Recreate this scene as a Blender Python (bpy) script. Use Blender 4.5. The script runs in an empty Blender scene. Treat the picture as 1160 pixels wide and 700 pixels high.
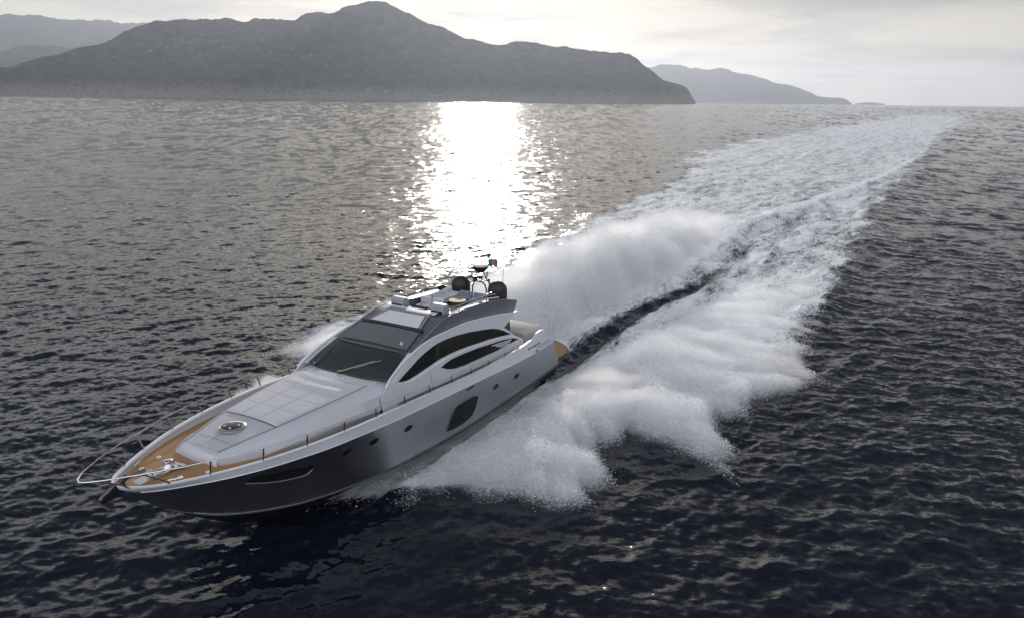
import bpy, math, random
import numpy as np
from mathutils import Vector, Matrix
from mathutils.geometry import tessellate_polygon

random.seed(7)
RNG = np.random.default_rng(11)
sc = bpy.context.scene
COL = sc.collection
R = math.radians

# ------------------------------------------------------------------ camera
CAM_H = 12.7
cam_d = bpy.data.cameras.new('camera')
cam = bpy.data.objects.new('camera', cam_d)
COL.objects.link(cam)
cam_d.sensor_fit = 'HORIZONTAL'
cam_d.sensor_width = 36.0
cam_d.lens = 830.0 / 1160.0 * 36.0
cam_d.clip_start = 0.2
cam_d.clip_end = 120000.0
cr = Vector((0.99992402, 0.00337766, 0.01185486))
cu = Vector((-0.01232665, 0.27399232, 0.96165288))
cf = Vector((0.0, 0.96172595, -0.27401314))
cam.matrix_world = Matrix(((cr.x, cu.x, -cf.x, 0), (cr.y, cu.y, -cf.y, 0), (cr.z, cu.z, -cf.z, CAM_H), (0, 0, 0, 1)))
sc.camera = cam

# ------------------------------------------------------------------ sky, sun, exposure
SUN_EL = R(11.5)
SUN_AZ = R(-2.6)           # clockwise from +Y
world = bpy.data.worlds.new('World')
sc.world = world
world.use_nodes = True
wt = world.node_tree
wt.nodes.clear()
def WN(t, **k):
    n = wt.nodes.new(t)
    for a, b in k.items():
        setattr(n, a, b)
    return n
def WL(a, b): wt.links.new(a, b)
w_out = WN('ShaderNodeOutputWorld')
w_bg = WN('ShaderNodeBackground'); w_bg.inputs['Strength'].default_value = 0.12
sky = WN('ShaderNodeTexSky', sky_type='NISHITA')
sky.sun_disc = False
sky.sun_elevation = SUN_EL
sky.sun_rotation = SUN_AZ
sky.altitude = 0
sky.air_density = 1.0
sky.dust_density = 1.0
sky.ozone_density = 1.0
tc = WN('ShaderNodeTexCoord')
sep = WN('ShaderNodeSeparateXYZ'); WL(tc.outputs['Generated'], sep.inputs[0])
def wm(op, a, b=None, c=None, clamp=False):
    n = WN('ShaderNodeMath', operation=op); n.use_clamp = clamp
    for i, v in enumerate((a, b, c)):
        if v is None: continue
        if isinstance(v, (int, float)): n.inputs[i].default_value = v
        else: WL(v, n.inputs[i])
    return n.outputs[0]
zc = wm('MAXIMUM', sep.outputs['Z'], 0.02)
px = wm('DIVIDE', sep.outputs['X'], wm('ADD', zc, 0.06))
py = wm('DIVIDE', sep.outputs['Y'], wm('ADD', zc, 0.06))
cmb = WN('ShaderNodeCombineXYZ'); WL(px, cmb.inputs[0]); WL(py, cmb.inputs[1])
cn = WN('ShaderNodeTexNoise'); cn.inputs['Scale'].default_value = 0.62; cn.inputs['Detail'].default_value = 7; cn.inputs['Roughness'].default_value = 0.56; cn.inputs['Distortion'].default_value = 0.3
WL(cmb.outputs[0], cn.inputs['Vector'])
cr_ = WN('ShaderNodeMapRange', interpolation_type='SMOOTHSTEP'); WL(cn.outputs['Fac'], cr_.inputs[0]); cr_.inputs[1].default_value = 0.42; cr_.inputs[2].default_value = 0.66
# thin bright veil of high haze over the physical sky, grey cloud banks, and fill light behind the camera
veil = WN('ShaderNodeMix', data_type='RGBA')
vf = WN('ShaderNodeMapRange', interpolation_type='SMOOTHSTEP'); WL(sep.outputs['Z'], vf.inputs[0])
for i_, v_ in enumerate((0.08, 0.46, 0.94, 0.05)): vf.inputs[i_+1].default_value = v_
back_fill = WN('ShaderNodeMapRange', interpolation_type='SMOOTHSTEP'); WL(sep.outputs['Y'], back_fill.inputs[0])
for i_, v_ in enumerate((0.15, -0.55, 0.0, 1.0)): back_fill.inputs[i_+1].default_value = v_
WL(wm('MAXIMUM', vf.outputs[0], wm('MULTIPLY', back_fill.outputs[0], 0.80)), veil.inputs['Factor'])
vcol = WN('ShaderNodeMix', data_type='RGBA'); WL(back_fill.outputs[0], vcol.inputs['Factor']); vcol.inputs['A'].default_value = (4.95, 4.55, 3.92, 1); vcol.inputs['B'].default_value = (12.0, 12.4, 13.6, 1)  # rear sky brightened beyond the haze: added fill light for spray and hull
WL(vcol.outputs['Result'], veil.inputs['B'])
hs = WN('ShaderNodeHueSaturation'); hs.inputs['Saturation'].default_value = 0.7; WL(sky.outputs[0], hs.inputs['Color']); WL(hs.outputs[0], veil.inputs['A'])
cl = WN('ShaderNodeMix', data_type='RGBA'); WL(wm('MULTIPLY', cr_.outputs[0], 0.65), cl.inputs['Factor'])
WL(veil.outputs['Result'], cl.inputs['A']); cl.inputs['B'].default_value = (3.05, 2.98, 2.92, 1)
# darker clouds upper right; unseen sky ahead dimmed to darken the sea's reflection
b1 = WN('ShaderNodeMapRange', interpolation_type='SMOOTHSTEP'); WL(sep.outputs['Z'], b1.inputs[0]); b1.inputs[1].default_value = 0.07; b1.inputs[2].default_value = 0.19
b2 = WN('ShaderNodeMapRange', interpolation_type='SMOOTHSTEP'); WL(sep.outputs['X'], b2.inputs[0]); b2.inputs[1].default_value = 0.05; b2.inputs[2].default_value = 0.42
b3 = WN('ShaderNodeMapRange', interpolation_type='SMOOTHSTEP'); WL(sep.outputs['Y'], b3.inputs[0]); b3.inputs[1].default_value = 0.0; b3.inputs[2].default_value = 0.4
cloud_dim = WN('ShaderNodeMix', data_type='RGBA'); b4 = WN('ShaderNodeMapRange', interpolation_type='SMOOTHSTEP'); WL(sep.outputs['Z'], b4.inputs[0]); b4.inputs[1].default_value = 0.36; b4.inputs[2].default_value = 0.56
WL(wm('MULTIPLY', wm('MAXIMUM', wm('MULTIPLY', b1.outputs[0], b2.outputs[0]), wm('MULTIPLY', b4.outputs[0], 0.95)), wm('MULTIPLY', b3.outputs[0], 0.9)), cloud_dim.inputs['Factor'])
WL(cl.outputs['Result'], cloud_dim.inputs['A']); cloud_dim.inputs['B'].default_value = (0.6, 0.62, 0.72, 1)
WL(cloud_dim.outputs['Result'], w_bg.inputs['Color'])
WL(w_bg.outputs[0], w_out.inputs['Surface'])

sun_d = bpy.data.lights.new('sun', 'SUN')
sun_d.energy = 2.0
sun_d.angle = R(2.0)
sun_d.color = (1.0, 0.94, 0.86)
sun = bpy.data.objects.new('sun', sun_d)
COL.objects.link(sun)
sdir = Vector((math.sin(SUN_AZ) * math.cos(SUN_EL), math.cos(SUN_AZ) * math.cos(SUN_EL), math.sin(SUN_EL)))
sun.rotation_euler = (-sdir).to_track_quat('-Z', 'Y').to_euler()
sun.location = (0, 0, 60)

sc.view_settings.view_transform = 'Standard'
sc.view_settings.look = 'None'
sc.view_settings.exposure = 0.4
sc.view_settings.gamma = 1.0
sc.view_settings.use_curve_mapping = False
cy = sc.cycles
cy.max_bounces = 8
cy.diffuse_bounces = 4
cy.glossy_bounces = 3
cy.transmission_bounces = 4
cy.transparent_max_bounces = 8
cy.volume_bounces = 3
cy.caustics_reflective = False
cy.caustics_refractive = False
cy.sample_clamp_indirect = 4.0
cy.use_denoising = True
try: cy.denoiser = 'OPENIMAGEDENOISE'
except Exception: pass

# ------------------------------------------------------------------ helpers
def tag(o, label=None, cat=None, group=None, kind=None):
    if label: o['label'] = label
    if cat: o['category'] = cat
    if group: o['group'] = group
    if kind: o['kind'] = kind
    return o

class Mat:
    def __init__(s, name):
        s.m = bpy.data.materials.new(name); s.m.use_nodes = True
        s.t = s.m.node_tree; s.t.nodes.clear()
        s.out = s.t.nodes.new('ShaderNodeOutputMaterial')
    def n(s, t, **k):
        x = s.t.nodes.new(t)
        for a, b in k.items(): setattr(x, a, b)
        return x
    def l(s, a, b): s.t.links.new(a, b)
    def math(s, op, a, b=None, c=None, clamp=False):
        x = s.n('ShaderNodeMath', operation=op); x.use_clamp = clamp
        for i, v in enumerate((a, b, c)):
            if v is None: continue
            if isinstance(v, (int, float)): x.inputs[i].default_value = v
            else: s.l(v, x.inputs[i])
        return x.outputs[0]
    def noise(s, scale, detail=3, rough=0.5, vec=None, dist=0.0):
        x = s.n('ShaderNodeTexNoise'); x.inputs['Scale'].default_value = scale; x.inputs['Detail'].default_value = detail
        x.inputs['Roughness'].default_value = rough; x.inputs['Distortion'].default_value = dist
        if vec is not None: s.l(vec, x.inputs['Vector'])
        return x
    def rng(s, v, a, b, c, d, smooth=False):
        x = s.n('ShaderNodeMapRange'); 
        if smooth: x.interpolation_type = 'SMOOTHSTEP'
        s.l(v, x.inputs[0])
        for i, q in enumerate((a, b, c, d)): x.inputs[i + 1].default_value = q
        return x.outputs[0]

def simple(name, col, rough=0.4, metal=0.0, var=0.06, nscale=3.0, bump=0.0, bscale=40.0, coat=0.0, spec=0.5):
    M = Mat(name)
    p = M.n('ShaderNodeBsdfPrincipled')
    tcn = M.n('ShaderNodeTexCoord')
    nz = M.noise(nscale, 4, 0.6, tcn.outputs['Object'])
    mx = M.n('ShaderNodeMix', data_type='RGBA')
    M.l(nz.outputs['Fac'], mx.inputs['Factor'])
    mx.inputs['A'].default_value = tuple(min(1, c * (1 - var)) for c in col) + (1,)
    mx.inputs['B'].default_value = tuple(min(1, c * (1 + var)) for c in col) + (1,)
    M.l(mx.outputs['Result'], p.inputs['Base Color'])
    M.l(M.rng(nz.outputs['Fac'], 0.2, 0.8, rough * 0.85, min(1, rough * 1.15)), p.inputs['Roughness'])
    p.inputs['Metallic'].default_value = metal
    p.inputs['Coat Weight'].default_value = coat
    p.inputs['Coat Roughness'].default_value = 0.08
    p.inputs['Specular IOR Level'].default_value = spec
    if bump:
        bn = M.noise(bscale, 3, 0.6, tcn.outputs['Object'])
        b = M.n('ShaderNodeBump'); b.inputs['Strength'].default_value = bump; b.inputs['Distance'].default_value = 0.01
        M.l(bn.outputs['Fac'], b.inputs['Height']); M.l(b.outputs[0], p.inputs['Normal'])
    M.l(p.outputs[0], M.out.inputs['Surface'])
    return M.m

def pchip(xs, ys):
    xs = np.asarray(xs, float); ys = np.asarray(ys, float)
    if xs[0] > xs[-1]: xs, ys = xs[::-1], ys[::-1]
    h = np.diff(xs); d = np.diff(ys) / h
    m = np.zeros_like(xs)
    for i in range(1, len(xs) - 1):
        if d[i-1] * d[i] > 0:
            w1 = 2*h[i] + h[i-1]; w2 = h[i] + 2*h[i-1]
            m[i] = (w1 + w2) / (w1 / d[i-1] + w2 / d[i])
    m[0] = d[0]; m[-1] = d[-1]
    def f(x):
        x_ = np.clip(np.asarray(x, float), xs[0], xs[-1])
        i = np.clip(np.searchsorted(xs, x_) - 1, 0, len(h) - 1)
        t = (x_ - xs[i]) / h[i]
        r = (2*t**3 - 3*t**2 + 1)*ys[i] + (t**3 - 2*t**2 + t)*h[i]*m[i] + (-2*t**3 + 3*t**2)*ys[i+1] + (t**3 - t**2)*h[i]*m[i+1]
        return float(r) if r.ndim == 0 else r
    return f

class MB:
    def __init__(s): s.v = []; s.f = []
    def pt(s, p): s.v.append(tuple(float(c) for c in p)); return len(s.v) - 1
    def loft(s, rows, closed=False, flip=False):
        idx = [[s.pt(p) for p in r] for r in rows]
        for a, b in zip(idx[:-1], idx[1:]):
            n = len(a)
            for i in range(n if closed else n - 1):
                j = (i + 1) % n
                q = (a[i], a[j], b[j], b[i])
                s.f.append(q[::-1] if flip else q)
        return idx
    def cap(s, ids, flip=False): s.f.append(tuple(ids[::-1] if flip else ids))
    def box(s, c, d, rot=None):
        c = Vector(c); o = []
        for sx in (-1, 1):
            for sy in (-1, 1):
                for sz in (-1, 1):
                    p = Vector((sx*d[0]/2, sy*d[1]/2, sz*d[2]/2))
                    if rot is not None: p = rot @ p
                    o.append(s.pt(c + p))
        for q in ((0,1,3,2),(4,6,7,5),(0,4,5,1),(2,3,7,6),(0,2,6,4),(1,5,7,3)): s.f.append(tuple(o[i] for i in q))
    def tube(s, pts, r, n=8, cap=True):
        pts = [Vector(p) for p in pts]
        rs = r if isinstance(r, (list, tuple)) else [r]*len(pts)
        rows = []; up = None
        for i, p in enumerate(pts):
            t = (pts[min(i+1, len(pts)-1)] - pts[max(i-1, 0)]).normalized()
            if up is None:
                up = Vector((0,0,1)) if abs(t.z) < 0.9 else Vector((1,0,0))
            a = t.cross(up).normalized(); b = a.cross(t).normalized(); up = b
            rows.append([p + (a*math.cos(k*2*math.pi/n) + b*math.sin(k*2*math.pi/n))*rs[i] for k in range(n)])
        idx = s.loft(rows, closed=True)
        if cap: s.cap(idx[0]); s.cap(idx[-1], True)
    def lathe(s, c, prof, n=24):
        c = Vector(c)
        rows = [[c + Vector((r*math.cos(k*2*math.pi/n), r*math.sin(k*2*math.pi/n), z)) for k in range(n)] for r, z in prof]
        idx = s.loft(rows, closed=True)
        s.cap(idx[0], True); s.cap(idx[-1])
    def prism(s, loops, nrm, th):
        loops = [[Vector(p) for p in l] for l in loops]
        tri = tessellate_polygon(loops)
        flat = [p for l in loops for p in l]; nrm = Vector(nrm)
        top = [s.pt(p + nrm*th) for p in flat]; bot = [s.pt(p) for p in flat]
        for t in tri:
            a, b, c = (flat[i] for i in t)
            if (b-a).cross(c-a).dot(nrm) < 0: t = t[::-1]
            s.f.append(tuple(top[i] for i in t)); s.f.append(tuple(bot[i] for i in t[::-1]))
        k = 0
        for l in loops:
            n = len(l)
            for i in range(n):
                j = (i+1) % n
                s.f.append((top[k+i], top[k+j], bot[k+j], bot[k+i]))
            k += n
    def mirror(s):
        n = len(s.v)
        s.v += [(x, -y, z) for x, y, z in s.v]
        s.f += [tuple(i + n for i in f[::-1]) for f in s.f]
    def build(s, name, mat, parent=None, smooth=35, weld=0.0005, recalc=True, bevel=0.0):
        me = bpy.data.meshes.new(name)
        me.from_pydata(s.v, [], s.f)
        import bmesh
        bm = bmesh.new(); bm.from_mesh(me)
        if weld: bmesh.ops.remove_doubles(bm, verts=bm.verts, dist=weld)
        if recalc: bmesh.ops.recalc_face_normals(bm, faces=bm.faces)
        bm.to_mesh(me); bm.free()
        for p in me.polygons: p.use_smooth = True
        if smooth < 180: me.set_sharp_from_angle(angle=R(smooth))
        me.materials.append(mat)
        o = bpy.data.objects.new(name, me); COL.objects.link(o)
        if parent: o.parent = parent
        if bevel:
            b = o.modifiers.new('bevel', 'BEVEL'); b.width = bevel; b.segments = 3; b.limit_method = 'ANGLE'; b.angle_limit = R(40); b.harden_normals = False
        return o

# value noise in numpy
def _h(ix, iy, iz, seed):
    with np.errstate(over='ignore'):
        h = ix.astype(np.uint32)*np.uint32(374761393) + iy.astype(np.uint32)*np.uint32(668265263) + iz.astype(np.uint32)*np.uint32(2147483647) + np.uint32(seed*2246822519 & 0xffffffff)
        h = (h ^ (h >> np.uint32(13)))*np.uint32(1274126177)
        h = h ^ (h >> np.uint32(16)); h = h*np.uint32(2654435761); h = h ^ (h >> np.uint32(15))
    return h.astype(np.float64)/4294967295.0
def vnoise(x, y, seed=0):
    xi = np.floor(x); yi = np.floor(y); u = x - xi; v = y - yi
    u = u*u*u*(u*(6*u-15)+10); v = v*v*v*(v*(6*v-15)+10)
    xi = xi.astype(np.int64); yi = yi.astype(np.int64); z = np.zeros_like(xi)
    return ((_h(xi,yi,z,seed)*(1-u) + _h(xi+1,yi,z,seed)*u)*(1-v) + (_h(xi,yi+1,z,seed)*(1-u) + _h(xi+1,yi+1,z,seed)*u)*v)
def fbm(x, y, octv=5, seed=0, gain=0.5, lac=2.03):
    a = 1.0; s = 0; t = 0
    for k in range(octv):
        s = s + a*vnoise(x, y, seed + k*17); t += a; a *= gain; x = x*lac*0.8 - y*lac*0.6 + 3.7; y = x*0.0 + y*lac*0.8 + (x/lac)*0.6 + 1.3
    return s/t
def sstep(a, b, x):
    t = np.clip((x-a)/(b-a), 0, 1); return t*t*(3-2*t)
def poly_sd(px, py, poly):
    poly = np.asarray(poly, float); n = len(poly)
    d = np.full(px.shape, 1e18); inside = np.zeros(px.shape, bool)
    for i in range(n):
        x1, y1 = poly[i]; x2, y2 = poly[(i+1) % n]
        ex, ey = x2-x1, y2-y1; L = ex*ex+ey*ey + 1e-12
        t = np.clip(((px-x1)*ex + (py-y1)*ey)/L, 0, 1)
        d = np.minimum(d, (px-x1-t*ex)**2 + (py-y1-t*ey)**2)
        c = ((y1 > py) != (y2 > py)) & (px < (x2-x1)*(py-y1)/(y2-y1+1e-18) + x1)
        inside ^= c
    return np.where(inside, 1, -1)*np.sqrt(d)

# boat frame in the world: x forward, y to port
BO = np.array([0.8740465, 35.21152855]); BX = np.array([-0.49331261, -0.86985209]); BY = np.array([0.86985209, -0.49331261])
YAW = math.atan2(BX[1], BX[0])
def to_boat(X, Y):
    dx = X - BO[0]; dy = Y - BO[1]
    return dx*BX[0] + dy*BX[1], dx*BY[0] + dy*BY[1]

# ------------------------------------------------------------------ wake shape (boat frame, u aft)
wl = pchip([-16, -8, -2, 8, 22.7, 50, 76, 106, 176, 334, 1118, 2040], [-0.5, -8, -12.5, -12.5, -13.0, -17, -21, -27, -41, -44, -40, 10])
wr = pchip([-16.5, -15, -12.8, -11.5, -6, -2, 4.5, 11, 39, 70, 149, 254, 852, 2040], [0.3, 1.6, 4.2, 7.0, 6.6, 9.2, 12.4, 12.4, 12.8, 12.2, 15, 18, 43, 70])
crest = pchip([-4, 0, 8, 16, 22, 28, 35, 43, 60, 96, 150, 300], [.4, .2, 0, .6, 1.5, 1.7, 1.8, 1.2, 2.2, 7, 11, 17])

PORT_POLY = [(17.0,.3),(15.9,1.5),(15.0,2.5),(14.1,3.2),(13.3,4.0),(12.8,4.9),(12.5,6.2),(12.0,7.7),(11.46,9.1),(10.6,8.2),(9.6,8.5),(8.6,7.3),(7.2,7.3),(6.0,7.6),(6.2,9.3),(7.0,11.0),(7.7,12.5),
             (6.2,11.5),(5.0,11.9),(4.0,10.7),(2.4,10.5),(1.4,11.2),(-.6,11.4),(-2.6,12.8),(-4.6,13.9),(-5.6,12.6),(-8,12.5),(-11,12.0),(-15,12.2),(-20,12.2),(-30,12.2),(-30,5.2),(-22,4.4),(-16,3.6),(-8.5,3.0),(-3.4,3.0),(0,2.7),(2,2.2),(16.6,.2)]

# ------------------------------------------------------------------ materials of the water
def water_material(name):
    M = Mat(name)
    geo = M.n('ShaderNodeNewGeometry')
    at = M.n('ShaderNodeAttribute', attribute_name='tilt')
    foam = M.n('ShaderNodeAttribute', attribute_name='foam')
    wk = M.n('ShaderNodeAttribute', attribute_name='wake')
    pos = geo.outputs['Position']
    mp = M.n('ShaderNodeMapping'); mp.inputs['Scale'].default_value = (0.8, 1.35, 1.0); mp.inputs['Rotation'].default_value = (0, 0, R(14)); M.l(pos, mp.inputs['Vector'])
    n1 = M.noise(0.16, 6, 0.88, mp.outputs[0])
    n2 = M.noise(3.4, 4, 0.65, mp.outputs[0])
    gust = M.noise(0.018, 3, 0.5, mp.outputs[0])
    def centred(nz, amt):
        v = M.n('ShaderNodeVectorMath', operation='SUBTRACT'); M.l(nz.outputs['Color'], v.inputs[0]); v.inputs[1].default_value = (0.5, 0.5, 0.5)
        s = M.n('ShaderNodeVectorMath', operation='SCALE'); M.l(v.outputs[0], s.inputs[0])
        if isinstance(amt, float): s.inputs['Scale'].default_value = amt
        else: M.l(amt, s.inputs['Scale'])
        return s.outputs[0]
    gfac = M.rng(gust.outputs['Fac'], 0.3, 0.7, 0.75, 1.25)
    a = centred(n1, M.math('MULTIPLY', at.outputs['Fac'], M.math('MULTIPLY', gfac, 4.0)))
    b = centred(n2, M.math('MULTIPLY', gfac, 1.0))
    ad = M.n('ShaderNodeVectorMath', operation='ADD'); M.l(a, ad.inputs[0]); M.l(b, ad.inputs[1])
    fl = M.n('ShaderNodeVectorMath', operation='MULTIPLY'); fk = M.n('ShaderNodeAttribute', attribute_name='fleck'); ad2 = M.n('ShaderNodeVectorMath', operation='ADD'); M.l(ad.outputs[0], ad2.inputs[0]); M.l(fk.outputs['Vector'], ad2.inputs[1]); M.l(ad2.outputs[0], fl.inputs[0]); fl.inputs[1].default_value = (1, 1, 0)
    nn = M.n('ShaderNodeVectorMath', operation='ADD'); M.l(geo.outputs['Normal'], nn.inputs[0]); M.l(fl.outputs[0], nn.inputs[1])
    nm = M.n('ShaderNodeVectorMath', operation='NORMALIZE'); M.l(nn.outputs[0], nm.inputs[0])
    p = M.n('ShaderNodeBsdfPrincipled')
    p.inputs['Base Color'].default_value = (0.0075, 0.0095, 0.0175, 1)
    M.l(M.math('SQRT', M.math('ADD', 0.008, M.math('MULTIPLY', at.outputs['Fac'], 0.14))), p.inputs['Roughness'])
    p.inputs['IOR'].default_value = 1.333
    M.l(nm.outputs[0], p.inputs['Normal'])
    # foam: lace-like breakup stretched along the wake
    wmp = M.n('ShaderNodeMapping'); wmp.inputs['Scale'].default_value = (0.35, 1.0, 1.0); M.l(wk.outputs['Vector'], wmp.inputs['Vector'])
    f1 = M.noise(0.6, 7, 0.72, wmp.outputs[0], 0.5)
    f2 = M.noise(4.2, 5, 0.75, wmp.outputs[0], 0.5)
    fm = M.math('ADD', M.math('MULTIPLY', f1.outputs['Fac'], 0.6), M.math('MULTIPLY', f2.outputs['Fac'], 0.4))
    thr = M.math('SUBTRACT', 1.0, foam.outputs['Fac'])
    # foam where noise > threshold
    d = M.math('SUBTRACT', M.math('MULTIPLY', M.math('SUBTRACT', fm, 0.28), 2.27), thr)
    fac = M.rng(d, -0.10, 0.28, 0.0, 0.96, True)
    gate = M.rng(foam.outputs['Fac'], 0.0, 0.12, 0.0, 1.0)
    fac = M.math('MULTIPLY', fac, gate)
    df = M.n('ShaderNodeBsdfPrincipled'); df.inputs['Base Color'].default_value = (0.80, 0.82, 0.86, 1); df.inputs['Roughness'].default_value = 0.75
    fc = M.n('ShaderNodeMix', data_type='RGBA'); M.l(M.rng(d, 0.0, 0.55, 0.0, 1.0, True), fc.inputs['Factor']); fc.inputs['A'].default_value = (0.50, 0.54, 0.58, 1); fc.inputs['B'].default_value = (0.87, 0.88, 0.89, 1); M.l(fc.outputs['Result'], df.inputs['Base Color'])
    bp = M.n('ShaderNodeBump'); bp.inputs['Strength'].default_value = 0.9; bp.inputs['Distance'].default_value = 0.25; M.l(fm, bp.inputs['Height']); M.l(bp.outputs[0], df.inputs['Normal'])
    ms = M.n('ShaderNodeMixShader'); M.l(fac, ms.inputs[0]); M.l(p.outputs[0], ms.inputs[1]); M.l(df.outputs[0], ms.inputs[2])
    M.l(ms.outputs[0], M.out.inputs['Surface'])
    return M.m

# ------------------------------------------------------------------ sea: one polar sheet out to the horizon, finer near the camera
def build_sea():
    radii = [0.0, 4.0, 8.0, 11.0]
    r = 13.0
    while r < 22000:
        radii.append(r); r += max(0.085, 0.8*r*r/(CAM_H*733.0)) if r < 3000 else r*0.12
    radii = np.array(radii)
    az = np.concatenate([np.linspace(-50, 50, 1300), np.linspace(50, 310, 130)[1:-1]])
    az = np.radians(az)
    nr, na = len(radii), len(az)
    RR, AA = np.meshgrid(radii, az, indexing='ij')
    X = RR*np.sin(AA); Y = RR*np.cos(AA)
    fine = np.where(np.abs(np.degrees(AA)) <= 50.01, 1.0, 0.0)
    dr = np.gradient(radii)[:, None]*np.ones_like(AA)
    lat = np.where(fine > 0, RR*0.00135, 30.0)
    spacing = np.where(fine > 0, np.maximum(dr*0.8, RR*0.00135), 30.0)
    Z = np.zeros_like(X); DX = np.zeros_like(X); DY = np.zeros_like(X); lost = np.zeros_like(X)
    rng = np.random.default_rng(5)
    comps = []
    N = 84
    for i in range(N):
        lam = 0.30*(6.0/0.30)**(i/(N-1))*(1 + 0.06*rng.standard_normal())
        th = R(-62) + rng.standard_normal()*R(38)           # travel direction
        slope = 0.0285*(1.0 if lam < 1.5 else (1.5/lam)**1.05)
        comps.append((lam, th, slope, rng.uniform(0, 2*math.pi)))
    # amplitude patches so that wave groups come and go
    for lam, th, sl, ph in comps:
        k = 2*math.pi/lam; a = sl/k
        keep = sstep(2.0, 3.6, lam/spacing)
        lost += (sl*sl*0.5)*(1-keep**2)
        keep = np.maximum(keep, 0.9*sstep(2.2, 4.5, lam/lat)*np.interp(RR, [60, 140, 2500, 6000], [0, 1, 1, 0]))
        m = keep > 0
        q = k*(X[m]*math.cos(th) + Y[m]*math.sin(th)) + ph
        am = a*keep[m]
        Z[m] += am*np.cos(q)
        DX[m] -= 0.75*am*math.cos(th)*np.sin(q); DY[m] -= 0.75*am*math.sin(th)*np.sin(q)
    grp = 0.55 + 0.9*fbm(X/9, Y/9, 3, 3)
    Z *= grp; DX *= grp; DY *= grp
    tilt = np.sqrt(lost)*np.interp(RR, [60, 150, 500], [1.0, .7, .38])
    # wavelets too fine for the far mesh: each keeps its own facing, a metre or three wide
    rowi = np.arange(nr)[:, None]*np.ones_like(AA); lat_s = RR*AA
    def fk(w, sd): return (vnoise(lat_s/w + np.floor(rowi*.5)*13.7, rowi*.62, sd) - .5)*2
    wsc = 0.9 + RR*0.0022
    f1_ = .7*fk(wsc, 201) + .6*fk(wsc*2.6, 202) + .4*fk(wsc*.45, 203); f2_ = .7*fk(wsc, 211) + .5*fk(wsc*.5, 212)
    gp = 0.6 + 0.8*fbm(X/60, Y/60, 4, 15)
    amp = 2.3*np.sqrt(lost)*gp*np.interp(RR, [0, 50, 150, 500, 2500, 9000], [.9, .78, .56, .40, .26, .12])
    fleck = np.stack([amp*(f1_*np.sin(AA) + .95*f2_*np.cos(AA)), amp*(f1_*np.cos(AA) - .95*f2_*np.sin(AA)), np.zeros_like(X)], -1).reshape(-1, 3).astype(np.float32)
    # wake
    bx, by = to_boat(X, Y); u = -bx
    L = wl(u); Rt = wr(u)
    inside = (u > -16.4) & (u < 1900)
    wid = np.maximum(Rt - L, 0.5)
    edge_n = (fbm(u/7, by/5, 4, 21) - 0.5)*2
    soft = 1.2 + 0.012*np.maximum(u, 0)
    dl = by - L + edge_n*(1.5 + 0.035*np.maximum(u, 0)); dr_ = Rt - by + edge_n*(1.2 + 0.012*np.maximum(u, 0))
    body = sstep(-soft*0.4, soft*1.4, np.minimum(dl, dr_))*inside
    along = np.interp(u, [-17, -12, 0, 40, 120, 400, 1000, 1900], [0.9, 1.0, 0.90, 0.72, 0.76, 0.82, 0.80, 0.0])
    streak = fbm(u/16, by/1.6, 4, 33)
    foam = body*along*(0.72 + 0.5*streak)
    # strong white lines on both shoulders and along the inner crest
    cc = crest(u) + 1.6*(fbm(u/14, u*0+2.5, 3, 19)-.5)*sstep(10, 40, u)
    crestm = np.exp(-((by-cc+0.8)/1.6)**2)*sstep(10, 26, u)*(1-sstep(150, 320, u))
    foam = np.maximum(foam, body*along*(0.72+0.3*streak)*np.exp(-((dr_-2.5)/3.0)**2))
    # dark trough just outboard of the crest / behind port quarter
    tr = np.exp(-((by-cc-1.5)/np.interp(u, [0, 20, 40], [.72, .55, .38]))**2)*sstep(-3.2, -0.5, u)*(1-.8*sstep(15, 30, u)-.2*sstep(40, 80, u))*(.55+.75*fbm(u/5, by/1.2, 3, 61))
    foam = foam*(1-0.9*tr)
    foam = np.maximum(foam, crestm*0.95*body*(1-0.9*tr))
    # under the boat: no foam needed
    rough = body*(fbm(u/1.5, by/0.9, 5, 41) - 0.5)
    Zw = 0.55*rough*np.interp(u, [-16, -10, 0, 60, 140, 300, 1000], [0.2, 0.6, 1.0, 0.9, 0.45, 0.25, 0.1])
    Zw += crestm*(0.75 + 0.7*(fbm(u/4, by*0, 3, 8)-0.5))*np.exp(-np.maximum(u-40, 0)/90)
    Zw -= 0.45*tr
    Zw += 0.35*np.exp(-((dr_-1.2)/1.6)**2)*inside*sstep(4, 20, u)*np.exp(-np.maximum(u, 0)/260.)
    Zw += 0.30*np.exp(-((dl-1.2)/2.0)**2)*inside*sstep(4, 20, u)*np.exp(-np.maximum(u, 0)/260.)
    # calm the small waves beneath thick foam
    Z = Z*(1-0.35*body) + Zw*(RR < 900)
    # hull pushes the water down slightly where it rides
    inh = sstep(0.0, 0.6, 2.35 - np.abs(by))*sstep(0.3, 1.2, bx)*sstep(0, 2.5, 16.5-bx)
    Z = Z*(1-inh) - 0.35*inh
    co = np.stack([X+DX, Y+DY, Z], -1).reshape(-1, 3)
    # distant whitecaps: a handful of tiny breaking crests
    foam = foam.astype(np.float32)
    # faces (rings), centre disc collapses to zero radius
    i = np.arange(nr-1)[:, None]; j = np.arange(na)[None, :]; j2 = (j+1) % na
    q = np.stack([i*na + j, i*na + j2, (i+1)*na + j2, (i+1)*na + j], -1)[:, :, ::-1].reshape(-1, 4)
    fv = foam.reshape(-1)
    fq = fv[q].max(1) > 0.03
    mat = water_material('sea_water')
    wakev = np.stack([u, by, np.zeros_like(u)], -1).reshape(-1, 3).astype(np.float32)
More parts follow.
